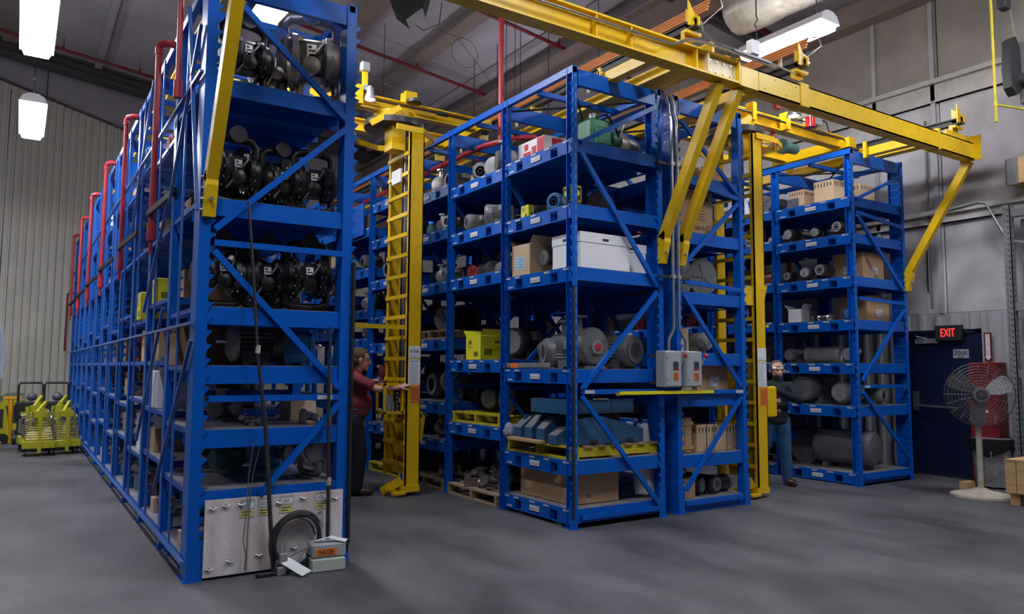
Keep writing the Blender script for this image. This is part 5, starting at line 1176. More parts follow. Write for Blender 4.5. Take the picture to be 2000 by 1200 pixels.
# green machine and yellow hoist on the centre rack
t=thing('green_machine','bright green machine on the top shelf of the centre rack end bay','machine',(3.95,.25,3.76))
MB().bev(3.74,4.02,.14,.40,3.762,4.10,.03).bev(3.78,3.98,.10,.2,3.80,4.0,.02).cyl((4.02,.26,3.92),(4.16,.26,3.92),.10,20).build('machine_body',grn,t)
MB().cyl((4.16,.26,3.90),(4.26,.26,3.90),.12,20).build('cast_cover',galv,t); MB().cyl((3.86,.26,4.1),(3.86,.26,4.17),.05,12).build('filler_cap',galv,t); MB().tube([(3.80,.15,4.10),(3.92,.12,4.14),(4.02,.12,4.05),(4.1,.12,3.92)],.014,8).build('hose',blk,t); MB().bar((4.08,.1,3.9),(4.12,.08,4.06),.05,.012).build('tag',white,t)
t=thing('timer_unit','square yellow and black timer unit on the centre rack fifth shelf','unit',(3.42,.05,3.11))
MB().bev(3.37,3.50,.0,.15,3.13,3.30,.01).build('unit_body',yeld,t); MB().box(3.39,3.48,-.004,.0,3.15,3.28).box(3.366,3.37,.02,.13,3.15,3.28).build('dial_plate',blk,t); MB().cyl((3.435,-.012,3.22),(3.435,-.004,3.22),.028,16).cyl((3.36,.075,3.22),(3.366,.075,3.22),.028,16).build('dial',yelc,t)
t=thing('volute_pump','round grey volute pump with red plug and upright flanged pipe, centre rack','pump',(3.86,.30,1.5))
MB().lathe([(.08,-.10),(.17,-.09),(.205,-.04),(.205,.05),(.17,.10),(.08,.11)],(3.86,.32,1.725),'y',28).box(3.72,4.0,.24,.40,1.502,1.53).box(3.78,3.94,.27,.37,1.52,1.60).build('volute_housing',motg,t)
MB().cyl((3.86,.20,1.725),(3.86,.225,1.725),.075,20).build('front_cover',motl,t); MB().cyl((3.86,.19,1.725),(3.86,.20,1.725),.036,16).build('red_plug',mat('plug_red',(.5,.02,.05),.5),t)
MB().cyl((3.70,.36,1.80),(3.70,.36,2.02),.07,18).build('discharge_pipe',motg,t); MB().cyl((3.70,.36,2.02),(3.70,.36,2.045),.125,22).build('pipe_flange',motg,t)
m=MB()
for k in range(8): m.cyl((3.86+.095*math.cos(k*PI/4),.215,1.725+.095*math.sin(k*PI/4)),(3.86+.095*math.cos(k*PI/4),.232,1.725+.095*math.sin(k*PI/4)),.009,6)
m.build('bolt',steel,t)
# steel blue fabrications on the yellow pallet
zt=.63+.125
t=thing('steel_cover','long flat steel blue beam lying on top of the blue fabrications','steel part',(3.95,.45,1.02)); MB().box(3.38,4.25,.10,.70,1.06,1.20).box(3.95,3.96,.09,.1,1.07,1.19).build('cover',sblue,t,smooth=False); MB().box(3.7,3.9,.085,.10,1.195,1.21).build('edge_strip',steel,t,smooth=False)
t=thing('machine_skid','long steel blue base plate with sloping top on the pallet','steel part',(3.95,.2,zt)); MB().prism([(3.45,zt+.01),(4.36,zt+.01),(4.36,zt+.14),(3.80,zt+.28),(3.45,zt+.25)],.08,.12,'y').prism([(3.45,zt+.01),(4.36,zt+.01),(4.36,zt+.14),(3.80,zt+.28),(3.45,zt+.25)],.9,.94,'y').box(3.45,4.36,.1,.92,zt+.005,zt+.03).build('base_plate',sblue,t,smooth=False); MB().box(3.66,3.76,.075,.08,zt+.01,zt+.05).box(4.12,4.22,.075,.08,zt+.01,zt+.05).build('notch',inkm,t,smooth=False)
for i,(yy,hh,nm) in enumerate(((.30,.17,'nearest'),(.50,.26,'second'),(.72,.26,'third'),(.92,.24,'farthest'))):
    t=thing('steel_guard',f'{nm} of four steel blue sloped guards on the yellow fronted pallet','steel part',(3.38,yy,zt),0,'steel blue guards on the pallet')
    MB().prism([(3.36,zt+.005),(3.62,zt+.005),(3.62,zt+hh),(3.50,zt+hh),(3.36,zt+hh*.55)],yy-.07,yy+.07,'y').build('guard_body',sblue,t,smooth=False); MB().prism([(3.358,zt+hh*.55),(3.50,zt+hh+.003),(3.50,zt+hh),(3.36,zt+hh*.54)],yy-.06,yy+.06,'y').build('worn_edge',motl,t,smooth=False)
t=thing('wood_plank','loose pale plank on the yellow fronted pallet beside the guards','plank',(3.3,.7,zt)); MB().box(3.28,3.36,.42,1.0,zt+.004,zt+.03).build('plank',pine,t,smooth=False)
def crumple(c,r,n,m_,t,nm,seed,lumps=6):
    rr=random.Random(seed); m=MB()
    for k in range(lumps):
        m.ell((c[0]+rr.uniform(-.5,.5)*r[0],c[1]+rr.uniform(-.5,.5)*r[1],c[2]+rr.uniform(-.45,.45)*r[2]),(r[0]*.6,r[1]*.6,r[2]*.6),12,8)
    m.v=[(v[0]+rr.uniform(-1,1)*r[0]*.07,v[1]+rr.uniform(-1,1)*r[1]*.07,v[2]+rr.uniform(-1,1)*r[2]*.05) for v in m.v]
    return m.build(nm,m_,t)
t=thing('plastic_bag','crumpled clear plastic bag on the left end of the yellow fronted pallet','bag',(3.36,1.05,zt)); crumple((3.38,1.04,zt+.09),(.09,.08,.09),0,plasw,t,'bag_film',3)
def film(t,c,w_,h,seed,m_,d=.10):
    rr=random.Random(seed); m=MB(); n=18; R=14; vs=[]
    for j in range(R+1):
        s=j/R; wd=w_*(.45+.55*math.sin(min(1,s*1.25)*PI*.5))*(1-.15*s*s)
        for i in range(n):
            a=2*PI*i/n; q=1+.16*math.sin(a*5+seed+s*2)+rr.uniform(-.05,.05)
            vs.append((c[0]+wd*q*math.cos(a),c[1]+d*q*math.sin(a)*(.5+.5*s),c[2]-h*s+rr.uniform(-.01,.01)))
    m.add(vs,[(j*n+i,j*n+(i+1)%n,(j+1)*n+(i+1)%n,(j+1)*n+i) for j in range(R) for i in range(n)]); return L_(m,'film',m_,t)
t=thing('plastic_wrap','bundle of crumpled clear plastic hanging at the right of the pallet','plastic wrap',(4.42,.14,.2)); o=film(t,(.0,.0,.74),.12,.71,2,plas)
t=thing('brown_sack','brown paper sack behind the blue fabrications on the pallet','sack',(4.2,.6,.9)); crumple((4.24,.75,.98),(.2,.2,.12),0,cardd,t,'sack',5)
t=thing('brown_sack','reddish brown crumpled wrapping on the blue base plate','sack',(4.0,.4,1.02)); crumple((3.98,.5,1.0),(.12,.1,.05),0,rustm,t,'wrapping',6,4)
t=thing('cardboard_box','huge open brown carton on the bottom shelf of the centre rack','box',(3.75,.6,.18),0,'open cartons')
cz=.186; m=MB(); m.bev(3.46,4.06,.12,1.0,cz,cz+.31,.004); m.build('carton_body',card,t); MB().add([(3.46,.12,cz+.31),(4.06,.12,cz+.31),(4.1,.09,cz+.36),(3.5,.09,cz+.35)],[(0,1,2,3)]).build('flap',card,t); MB().prism([(3.62,cz+.08),(3.68,cz+.05),(3.72,cz+.08),(3.66,cz+.10)],.1185,.1195,'y').build('tear',cardd,t)
t=thing('tray','long pale steel plate with an orange sticker on the centre rack','plate',(3.4,.7,1.5)); MB().box(3.352,3.364,.35,1.18,1.505,1.56).box(3.352,3.42,.35,1.18,1.505,1.511).build('plate',galv,t,smooth=False); MB().box(3.3505,3.352,.90,1.04,1.508,1.557).build('sticker',orange,t,smooth=False)
# big Standard-C carton and wooden crate on the carton rack
t=thing('cardboard_box','big upright carton with brown printing reading Standard-C','box',(5.2,.3,3.0)); a0,a1=4.93,5.48
MB().bev(a0,a1,.10,.60,3.002,3.52,.004).build('carton_body',card,t)
bp=mat('brown_print',(.13,.05,.03),.7)
lettering('Standard-C',.085,bp,t,(5.245-5.2,-.202,3.09-3.0),(rad(90),0,0),sx=.88); 
m=MB(); rr=random.Random(4)
for k in range(6): m.box(5.22,5.22+.2*rr.uniform(.6,1),.0985,.0995,3.18+.035*k,3.188+.035*k)
for k in range(4): m.box(5.20+.055*k,5.24+.055*k,.0985,.0995,3.40,3.45)
m.build('box_print',bp,t,smooth=False)
t=thing('wooden_crate','tall narrow wooden crate beside the strapped pale cartons','crate',(4.98,.3,.6))
for k in range(4): MB().box(4.86,4.87,.1+.11*k,.2+.11*k,.61,.98).box(5.08,5.09,.1+.11*k,.2+.11*k,.61,.98).build('board',pine,t,smooth=False)
for k in range(2): MB().box(4.87+.11*k,4.97+.11*k,.09,.10,.61,.98).build('board',pine,t,smooth=False)
MB().box(4.85,5.1,.08,.09,.90,.94).box(4.85,5.1,.08,.09,.64,.68).build('batten',pine,t,smooth=False)
m=MB()
for xx in (5.30,5.42,5.62,5.74): m.box(xx,xx+.008,.075,.078,.6,.92)
t=thing('strapping','black straps round the pale vented cartons','strap',(5.5,.1,.62)); m.build('strap',blk,t,smooth=False)
# ---------------------------------------------------------------- things in front of the left rack
t=thing('plywood_board','white painted plywood board across the foot of the left rack','board',(.6,-.01,0))
MB().box(.085,1.10,-.018,-.004,.02,.555).build('board',ply,t,smooth=False)
m=MB()
for xx,zz in ((.13,.50),(.22,.51),(.33,.51),(.12,.08),(.26,.12),(.46,.14),(.60,.50),(.78,.52),(.96,.49),(.72,.16),(.85,.18),(1.03,.5)):
    MB().cyl((xx,-.03,zz),(xx,-.018,zz),.012,8).tube([(xx-.02,-.03,zz+.004),(xx+.01,-.035,zz-.01),(xx+.03,-.03,zz+.002)],.005,5).build('spring_clip',galv,t)
for i,(xx,zz) in enumerate(((.375,.478),(.505,.480),(.662,.484),(.93,.488))):
    t=thing('inspection_card',['leftmost card on the white plywood board','second card from the left on the plywood board','third card from the left on the plywood board','rightmost card on the white plywood board'][i],'card',(xx,-.02,zz),0,'cards on the plywood board')
    MB().box(xx-.052,xx+.052,-.0205,-.0185,zz-.068,zz+.062).build('card',mat('card_grey',(.42,.43,.42),.5),t,smooth=False)
    MB().box(xx-.043,xx+.045,-.0215,-.0205,zz-.0,zz+.04).build('window',paper,t,smooth=False); MB().box(xx-.05,xx+.05,-.0215,-.0205,zz-.064,zz-.016).build('yellow_field',mat('card_yellow',(.72,.62,.22),.5),t,smooth=False)
    m=MB()
    for k in range(2): m.box(xx-.04,xx+.03-.02*k,-.0225,-.0215,zz-.03-.02*k,zz-.024-.02*k).box(xx-.035,xx+.02,-.0225,-.0215,zz+.026-.014*k,zz+.030-.014*k)
    m.build('card_print',inkm,t,smooth=False)
for nm,P,r_ in (('long dark pole leaning left of centre on the left rack end',[(.30,-.06,2.72),(.36,-.06,2.1),(.40,-.06,1.6),(.47,-.07,1.1),(.52,-.07,.5),(.56,-.08,.02)],[.010,.011,.012,.016,.016,.016]),('shorter dark pole standing right on the left rack end',[(.955,-.05,1.82),(.955,-.05,1.2),(.965,-.06,.6),(.965,-.08,.05)],[.010,.014,.016,.016])):
    t=thing('grease_pole',nm,'pole',tuple(P[-1]),0,'dark poles on the left rack end'); MB().tube(P,r_,8).build('pole',motd,t); MB().cyl(P[2],tuple(Vector(P[2])+Vector((.004,0,.06))),.019,8).build('ferrule',cream,t)
t=thing('wire_rods','thin bent wire rods hooked on the plywood board','wire',(.4,-.04,.1)); MB().tube([(.40,-.04,.95),(.37,-.045,.7),(.365,-.05,.5),(.345,-.05,.25),(.37,-.05,.16),(.36,-.05,.04)],.0035,6).tube([(.455,-.04,.96),(.40,-.045,.72),(.38,-.05,.5),(.37,-.05,.04)],.0035,6).build('rod',motg,t)
t=thing('hose_coil','coil of thick black hose leaning on the plywood board','hose',(.72,-.1,0)); 
m=MB(); pts=[]
for k in range(100):
    a=k/100*2*PI*3+.6; rr_=.172+.018*math.sin(k*.17)+.012*math.sin(a*2); pts.append((.735+rr_*math.cos(a)*1.03,-.06-.03*(k/100)-.02*math.sin(a*1.5),.215+rr_*math.sin(a)*1.12))
m.tube(pts,.0145,8); m.tube([(.74+.185*math.cos(a*.25+1.2),-.10,.21+.2*math.sin(a*.25+1.2)) for a in range(11)]+[(.575,-.12,.08),(.56,-.13,.03)],.017,8); m.tube([(.70,-.1,.40),(.80,-.105,.36),(.84,-.11,.30),(.855,-.11,.25)],.008,6)
m.build('hose',blk,t); MB().cyl((.86,-.08,.385),(.90,-.08,.40),.014,10).cyl((.895,-.08,.40),(.915,-.08,.408),.019,10).build('brass_end',steel,t)
MB().bev(.585,.645,-.15,-.09,.07,.15,.006).cyl((.60,-.12,.15),(.60,-.12,.21),.011,8).cyl((.63,-.12,.15),(.63,-.12,.20),.010,8).bev(.565,.63,-.17,-.1,.0,.06,.006).build('hose_manifold',galv,t)
MB().tube([(.66,-.12,.115),(.74,-.13,.145),(.79,-.13,.16)],.003,5).build('thin_wire',inkm,t)
t=thing('black_bar','black bar lying on the floor at the plywood foot','bar',(.5,-.09,.02)); MB().bev(.42,.66,-.155,-.115,.002,.03,.006).build('bar',blk,t)
t=thing('instruction_sheet','white paper strip leaning on the floor below the black hose','paper',(.66,-.2,.02)); MB().add([(.58,-.13,.09),(.70,-.30,.012),(.78,-.27,.030),(.64,-.10,.12)],[(0,1,2,3)]).add([(.58,-.13,.094),(.70,-.30,.016),(.78,-.27,.034),(.64,-.10,.124)],[(3,2,1,0)]).build('sheet',paper,t,smooth=False)
# lunch-box sized meter with 04/08 label
t=thing('meter_box','grey meter box with orange 04/08 label on a pale tray','meter',(.93,-.14,0),rad(-6))
L_(MB().bev(-.125,.125,-.10,.10,0,.095,.008),'pale_tray',mat('pale_green_plastic',(.50,.56,.50),.35),t)
L_(MB().bev(-.12,.13,-.085,.085,.097,.20,.012),'meter_case',grplas,t); L_(MB().box(-.10,.06,-.0885,-.085,.115,.165),'orange_label',orange,t,False)
lettering('04/08',.052,inkm,t,(-.02,-.0895,.138),(rad(90),0,0))
L_(MB().add([(-.10,-.02,.205),(.0,-.06,.235),(.02,-.03,.24),(-.07,.02,.21),(-.2,-.12,.12),(-.18,-.07,.13)],[(0,1,2,3),(4,0,3,5)]).add([(0,-.06,.236),(.12,-.09,.20),(.16,-.02,.205),(.03,.0,.24)],[(0,1,2,3)]),'paper_strap',paper,t,False)
L_(MB().tube([(.12,.0,.19),(.16,-.02,.17),(.155,-.03,.12),(.13,-.02,.11)],.009,6).tube([(-.13,-.04,.17),(-.15,-.02,.13),(-.13,0,.10)],.009,6),'handle',blk,t)
# ---------------------------------------------------------------- right side: pedestal fan, bin, grey shelving
FD=Vector((-.80,-.60,0)).normalized()
t=thing('pedestal_fan','large pedestal fan with wire cage and cream round base','fan',(8.72,-1.14,0),math.atan2(FD.x,-FD.y))
# local frame: fan faces -y
L_(MB().lathe([(.335,.0),(.33,.025),(.22,.05),(.10,.075),(.05,.10)],(0,0,0),'z',32),'fan_base',cream,t)
L_(MB().cyl((-.0,.0,.08),(0,0,.92),.034,14).cyl((0,0,.9),(0,0,1.16),.022,12),'pole',cream,t)
m=MB(); C0=(0,-.12,1.22); R=.375
for k in range(11): 
    q=(k+1)/11; rr_=R*q; dep=.09*math.sqrt(max(0,1-q*q))
    for sgn in (-1,1): m.tube([(rr_*math.cos(2*PI*i/40),-.12+sgn*dep,1.22+rr_*math.sin(2*PI*i/40)) for i in range(40)],.002 if k<10 else .006,4,True)
for k in range(24):
    a=2*PI*k/20
    if k>=20: continue
    for sgn in (-1,1): m.tube([(.07*math.cos(a),-.12+sgn*.095,1.22+.07*math.sin(a)),(R*.6*math.cos(a),-.12+sgn*.075,1.22+R*.6*math.sin(a)),(R*math.cos(a),-.12,1.22+R*math.sin(a))],.002,4)
L_(m,'cage',motg,t)
m=MB()
for k in range(3):
    a=2*PI*k/3+.5; ca,sa=math.cos(a),math.sin(a)
    P=[]
    for rr_,w0,w1,y0_,y1_ in ((.05,-.3,.3,-.02,.02),(.2,-.55,.40,-.04,.04),(.33,-.42,.30,-.035,.035),(.37,-.2,.15,-.02,.02)):
        P.append(((rr_*math.cos(a+w0*.9),-.12+y0_,1.22+rr_*math.sin(a+w0*.9)),(rr_*math.cos(a+w1*.9),-.12+y1_,1.22+rr_*math.sin(a+w1*.9))))
    vs=[p for q in P for p in q]; m.add(vs,[(2*i,2*i+1,2*i+3,2*i+2) for i in range(3)]); m.add([(v[0],v[1]+.003,v[2]) for v in vs],[(2*i+2,2*i+3,2*i+1,2*i) for i in range(3)])
L_(m,'fan_blade',motg,t)
L_(MB().lathe([(.05,-.225),(.085,-.222),(.085,-.205),(.05,-.205)],(0,0,1.22),'y',24),'hub_ring',steel,t); L_(MB().lathe([(.01,-.232),(.062,-.228),(.062,-.21)],(0,0,1.22),'y',20),'hub_badge',inkm,t)
L_(MB().box(-.045,.045,-.234,-.232,1.235,1.240).box(-.05,.05,-.234,-.232,1.215,1.222).box(-.03,.03,-.234,-.232,1.196,1.201).box(-.006,.006,-.234,-.232,1.19,1.255),'badge_print',steel,t,False)
L_(MB().lathe([(.05,-.08),(.085,-.06),(.09,.12),(.06,.16)],(0,0,1.22),'y',20).box(-.03,.03,-.03,.05,1.1,1.2),'fan_motor',motd,t)
L_(MB().tube([(.0,.06,1.1),(.03,.04,.9),(.04,.03,.5),(.04,.03,.1),(.3,.0,.01)],.006,6),'power_cord',blk,t)
L_(MB().bev(.02,.11,-.02,.02,1.03,1.12,.006),'switch_box',galv,t)
t=thing('trash_can','galvanised ribbed trash can with dark liner beside the fan','trash can',(9.60,-.90,0))
m=MB(); n=48; prof=[(.19,.02),(.20,.03),(.205,.10),(.215,.12),(.22,.30),(.235,.48),(.245,.52),(.25,.60),(.255,.615)]; vs=[]
for rr_,h in prof:
    for i in range(n):
        a=2*PI*i/n; q=rr_*(1+(.025*math.cos(a*20) if .11<h<.5 else 0)); vs.append((q*math.cos(a),q*math.sin(a),h))
m.add(vs,[(k*n+i,k*n+(i+1)%n,(k+1)*n+(i+1)%n,(k+1)*n+i) for k in range(len(prof)-1) for i in range(n)]+[tuple(range(n-1,-1,-1))]); m.lathe([(.25,.60),(.262,.605),(.262,.62),(.25,.625)],(0,0,0),'z',32); L_(m,'can_body',galv,t)
m=MB(); rr=random.Random(2); n=30; vs=[]
for k,(q,h) in enumerate(((.235,.55),(.268,.63),(.275,.60),(.272,.52),(.268,.45))):
    for i in range(n): a=2*PI*i/n; vs.append(((q+.008*math.sin(a*6+k))*math.cos(a),(q+.008*math.sin(a*6+k))*math.sin(a),h+(.05*math.sin(a*3+1) if k>2 else 0)+.01*rr.random()))
m.add(vs,[(k*n+i,k*n+(i+1)%n,(k+1)*n+(i+1)%n,(k+1)*n+i) for k in range(4) for i in range(n)]); L_(m,'bin_liner',blkg,t)
L_(MB().tube([(-.24,-.08,.48),(-.29,-.1,.46),(-.29,-.1,.40),(-.24,-.08,.38)],.008,6),'can_handle',galv,t)
t=thing('wood_block','small pine block on the floor behind the fan base','block',(9.15,-.9,0)); MB().box(9.10,9.30,-.80,-.70,.0,.09).build('block',pine,t,smooth=False)
# grey shelving
t=thing('grey_rack','grey perforated steel rack cut off by the right edge','rack',(9.9,-1.6,0))
def gpost(x,y,zt):
    m=MB().box(x-.05,x+.05,y-.04,y-.03,0,zt).box(x-.05,x-.042,y-.04,y+.05,0,zt).box(x+.042,x+.05,y-.04,y+.05,0,zt).box(x-.08,x+.08,y-.06,y+.08,0,.008); o=m.build('rack_post',mat('rack_grey',(.20,.20,.22),.5,var=.15),t,smooth=False)
    m=MB(); z=.2
    while z<zt-.05: m.box(x-.028,x-.008,y-.0415,y-.0395,z,z+.025).box(x+.012,x+.026,y-.0415,y-.0395,z+.02,z+.04).box(x-.0515,x-.0495,y-.02,y+.0,z,z+.025).box(x-.0515,x-.0495,y+.02,y+.03,z+.02,z+.04); z+=.075
    m.build('punched_hole',inkm,o,smooth=False)
rg=MATS.get('rack_grey')
gpost(9.62,-1.20,3.66); rg=MATS['rack_grey']; gpost(9.92,-2.5,3.66)
for zz in (3.50,2.28,1.42): MB().box(9.60,9.70,-2.5,-1.24,zz,zz+.10).build('rack_beam',rg,t,smooth=False)
for zz in (3.60,2.38): 
    m=MB()
    for k in range(16): m.box(9.60,10.0,-1.26-.08*k,-1.24-.08*k,zz,zz+.012)
    m.build('wire_deck',galv,t,smooth=False)
for (za,zb) in ((3.2,2.9),(2.2,1.85),(1.8,1.75)): MB().bar((9.65,-1.2,za),(9.98,-2.4,zb),.03,.03).build('rack_brace',rg,t,smooth=False)
MB().box(9.86,9.98,-1.3,-1.24,.0,3.5).build('rack_post',rg,t,smooth=False)
t=thing('wooden_box','pine box with metal corner on top of the grey rack','box',(9.8,-1.6,3.9))
MB().bev(9.62,9.98,-2.1,-1.21,3.93,4.27,.005).build('box_body',pine,t); MB().box(9.612,9.62,-1.34,-1.20,3.92,4.27).box(9.612,9.69,-1.208,-1.20,3.92,4.27).build('corner_plate',motg,t,smooth=False)
MB().box(9.605,9.612,-1.56,-1.50,4.2,4.26).cyl((9.59,-1.53,4.25),(9.61,-1.53,4.25),.02,8).build('latch',steel,t); MB().box(9.64,9.80,-1.6,-1.42,3.8,3.93).build('skid_block',pine,t,smooth=False)
t=thing('grey_case','olive round sided drum lying under the pine box on the grey rack','drum',(9.75,-1.5,3.6)); MB().lathe([(.06,-.01),(.10,0),(.10,.4),(.06,.41)],(9.70,-1.95,3.71),'y',16).build('drum_body',mat('olive_brass',(.32,.28,.06),.4,metal=.5),t)
t=thing('wooden_crate','pine crate standing on the floor at the lower right corner','crate',(8.3,-2.0,0))
for k in range(5): MB().box(8.16+.12*k,8.27+.12*k,-2.09,-2.075,.14,.50).build('board',pine,t,smooth=False)
for k in range(4): MB().box(8.075,8.09,-2.06+.12*k,-1.95+.12*k,.14,.50).build('board',pine,t,smooth=False)
MB().box(8.07,8.76,-2.09,-1.6,.50,.515).box(8.1,8.76,-2.05,-1.62,.14,.15).build('crate_top',pine,t,smooth=False); MB().box(8.05,8.14,-2.10,-2.09,.0,.50).box(8.05,8.065,-2.10,-1.98,.0,.50).build('steel_upright',mat('rack_grey2',(.36,.37,.42),.5),t,smooth=False); MB().box(8.15,8.25,-2.05,-1.95,.0,.14).box(8.15,8.25,-1.7,-1.6,.0,.14).box(8.6,8.7,-2.05,-1.95,.0,.14).build('foot_block',pine,t,smooth=False)
t.location.x+=.24
# unit heater with belt drive
t=thing('unit_heater','grey hanging heater with black belt guard at the upper right corner','heater',(9.8,-1.9,5.3))
MB().bev(9.40,10.0,-2.5,-1.56,4.82,5.62,.02).build('heater_case',mat('heater_grey',(.10,.105,.115),.5),t)
MB().prism([(9.12,4.98),(9.24,4.90),(9.36,4.96),(9.42,5.15),(9.38,5.55),(9.28,5.66),(9.14,5.58),(9.10,5.2)],-1.60,-1.50,'y').build('belt_guard',blk,t); MB().tube([(9.25,-1.49,5.55),(9.33,-1.49,5.12)],.014,6).build('belt',steel,t)
MB().lathe([(.07,-.15),(.10,-.12),(.10,.05),(.05,.08)],(9.42,-1.62,5.12),'y',16).build('heater_motor',motd,t); MB().cyl((9.36,-1.80,5.12),(9.36,-1.74,5.12),.05,12).cyl((9.36,-1.82,5.0),(9.36,-1.70,5.0),.03,10).build('pulley',steel,t)
MB().box(9.472,9.48,-1.9,-1.60,5.25,5.42).build('rating_label',paper,t,smooth=False); MB().tube([(9.4,-1.55,5.6),(9.38,-1.5,6.2),(9.3,-1.5,7.5)],.01,6).tube([(9.6,-1.6,5.6),(9.6,-1.6,7.4)],.014,6).build('hanger_rod',motl,t)
MB().bev(9.05,9.2,-1.6,-1.5,5.98,6.15,.01).build('switch_box',inkm,t)
t.location.x-=.18
t=thing('gas_pipe','thin yellow gas pipe dropping from the roof near the heater','pipe',(8.72,-1.5,4.5)); MB().tube([(8.72,-1.5,4.54),(8.72,-1.5,7.6)],.017,8).tube([(8.72,-1.5,4.74),(9.05,-1.62,4.72),(9.25,-1.7,4.73),(9.4,-1.8,4.8),(9.6,-1.9,4.86)],.014,8).build('pipe',yeld,t); MB().cyl((8.72,-1.5,4.71),(8.72,-1.5,4.77),.024,8).cyl((8.72,-1.5,4.52),(8.72,-1.5,4.56),.024,8).build('fitting',yeld,t)
t=thing('wall_conduit','thin grey conduit bending down the concrete wall to the grey rack','conduit',(XW-.1,-.6,3.8)); MB().tube([(XW-.12,.05,3.76),(XW-.12,-.3,3.80),(XW-.12,-.70,3.84),(XW-.12,-.80,3.80),(XW-.12,-.88,3.62),(XW-.12,-1.05,3.25),(XW-.12,-1.10,3.15),(XW-.12,-1.10,2.4),(XW-.12,-1.10,1.6)],.016,8).build('tube',galv,t)
t=thing('wall_conduit','straight dark conduit on the concrete wall behind the yellow brace','conduit',(XW-.05,.0,4)); MB().tube([(XW-.04,.02,5.2),(XW-.04,.02,2.4)],.018,8).build('tube',motg,t); MB().box(XW+.0,XW+.022,.085,.10,2.65,3.45).box(XW+.0,XW+.03,-.985,-.965,2.45,2.75).build('crack_seal',blk,t)
t=thing('floor_scrap','tiny white plastic scrap on the floor in front of the door','scrap',(9.75,.3,0)); MB().bev(9.72,9.76,.35,.38,.0,.02,.004).build('scrap',white,t)  # small solid white piece lying loose on the floor
# ---------------------------------------------------------------- yellow carts at the far left
def cart(t):
    L_(MB().bev(-.25,.25,-.20,.25,.12,.24,.01),'cart_tray',yelc2,t); L_(MB().box(-.02,.035,-.24,-.21,.06,.78),'front_post',yelc2,t,False)
    m=MB()
    for k in range(9):
        z=.28+.035*k; w_=.20-.008*k; m.tube([(-w_,-.19,z),(w_,-.19,z),(w_,.15,z),(-w_,.15,z)],.006,5,True)
    for sx in (-1,1): m.tube([(sx*.22,-.19,.24),(sx*.12,-.17,.66)],.010,6)
    L_(m,'wire_basket',mat('brass_wire',(.45,.40,.18),.35,metal=.6),t)
    L_(MB().box(-.10,.12,-.12,.10,.62,.72).box(-.16,-.12,-.1,.1,.5,.70).box(.13,.17,-.1,.1,.45,.66).bar((-.05,-.1,.70),(.08,.1,.86),.05,.05),'upper_bracket',yelc2,t,False)
    L_(MB().cyl((-.24,-.1,.30),(-.24,-.1,.52),.028,10).cyl((-.20,.02,.54),(-.05,-.06,.60),.04,12).ell((.17,-.12,.60),(.035,.035,.05)).ell((-.12,-.14,.58),(.03,.03,.03)).cyl((.24,0,.25),(.24,0,.45),.03,10),'chrome_cylinder',steel,t)
    m=MB()
    for sx in (-.2,.2):
        for sy in (-.15,.2): m.cyl((sx-.018,sy,.045),(sx+.018,sy,.045),.045,14).box(sx-.02,sx+.02,sy-.01,sy+.01,.05,.12)
    L_(m,'caster_wheel',blk,t)
yelc2=mat('cart_yellow',(.50,.47,.02),.4,var=.15)
place('cart',cart,'yellow_cart','front yellow wheeled cart on the left of the pair','cart',(-.70,9.35,0),rad(0),'yellow wheeled carts',(.95,1,1.02))
place('cart',cart,'yellow_cart','front yellow wheeled cart beside the left rack','cart',(-.33,9.45,0),rad(8),'yellow wheeled carts',(.9,1,1.02))
place('cart',cart,'yellow_cart','yellow wheeled cart behind the pair on the left','cart',(-.74,10.15,0),rad(5),'yellow wheeled carts',(1,1,1.1))
place('cart',cart,'yellow_cart','yellow wheeled cart behind the pair near the rack','cart',(-.36,10.25,0),rad(-6),'yellow wheeled carts',(.9,1,1.1))
def loopframe(t):
    L_(MB().tube([(-.20,0,.75),(-.20,0,1.12),(-.17,0,1.17),(.17,0,1.17),(.20,0,1.12),(.20,0,.75)],.020,8),'loop_handle',blk,t)
    L_(MB().bev(-.24,.24,-.05,.30,.45,.80,.02).bev(-.2,.2,-.08,.3,.12,.45,.02),'cart_body',blk,t); L_(MB().ell((.02,.02,.90),(.09,.08,.08)),'pump_head',motg,t); L_(MB().cyl((-.26,.1,.1),(-.2,.1,.1),.1,14).cyl((.2,.1,.1),(.26,.1,.1),.1,14),'wheel',blk,t); L_(MB().box(-.15,.15,-.09,-.08,.55,.62),'yellow_stripe',yelc2,t,False)
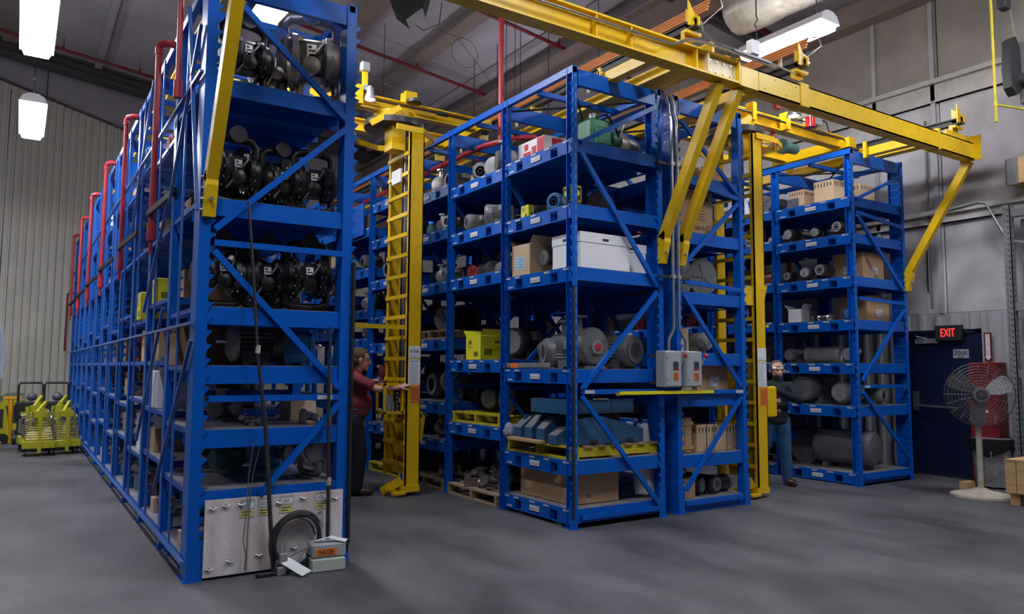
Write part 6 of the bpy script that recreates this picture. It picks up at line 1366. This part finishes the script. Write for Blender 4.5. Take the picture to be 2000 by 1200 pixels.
place('loop',loopframe,'pump_trolley','black pump trolley with loop handle, left one','trolley',(-.82,11.5,0),0,'black pump trolleys'); place('loop',loopframe,'pump_trolley','black pump trolley with loop handle, beside the rack','trolley',(-.40,11.45,0),0,'black pump trolleys')
def tug(t):
    L_(MB().prism([(-.3,.15),(.3,.15),(.3,.35),(.22,.75),(-.25,.8),(-.3,.5)],-.25,.25,'y'),'machine_body',yelc2,t,False); L_(MB().box(-.22,.2,-.26,-.25,.30,.66),'radiator_panel',inkm,t,False)
    L_(MB().cyl((-.2,-.28,.1),(-.2,.28,.1),.1,14).cyl((.2,-.28,.1),(.2,.28,.1),.1,14),'wheel',blk,t); L_(MB().box(-.1,.2,-.1,.1,.8,.92).ell((-.15,0,.84),(.1,.1,.05)),'engine_top',steel,t)
place('tug',tug,'engine_cart','yellow engine cart with dark radiator at the left edge','machine',(-1.48,12.0,0),rad(10),'yellow engine carts'); place('tug',tug,'engine_cart','yellow engine cart farther back near the corrugated wall','machine',(-1.12,13.6,0),rad(-5),'yellow engine carts')
t=thing('yellow_bollard','orange yellow post between the engine carts','post',(-1.13,12.0,0)); MB().cyl((-1.13,12.0,0),(-1.13,12.0,.85),.045,12).box(-1.3,-.95,11.95,12.05,.85,.90).build('post',mat('amber_yellow',(.8,.42,.01),.45),t); 
t=thing('wood_block','brown timber block on the floor at the far left edge','block',(-1.45,10.9,0)); MB().box(-1.6,-1.24,10.4,10.7,.0,.14).build('block',woodm,t,smooth=False)
t=thing('plastic_wrap','large pale plastic wrapped bundle hanging at the left edge','plastic wrap',(-1.42,11.2,2.25)); film(t,(0,0,0),.17,1.0,7,plasw,.16); L_(MB().tube([(0,0,0),(0,0,4.5)],.01,6),'hanger_rope',blk,t)
for o in bpy.data.objects:
    n=o.name.split('.')[0]
    if n in ('slot_row','bolt_hole_row','punched_hole','bolt','louvre','wire_deck','sprinkler_head','fan_grille','clamp_bolt','vent_slot','label_print','chart_print','box_print','card_print','red_print','tag_print','badge_print','batten','rail_clip','stiffener','spoke_vane','cage','wire_basket','push_button','weld_row','air_fitting'): o['kind']='stuff'
print('OBJECTS',len(bpy.data.objects))
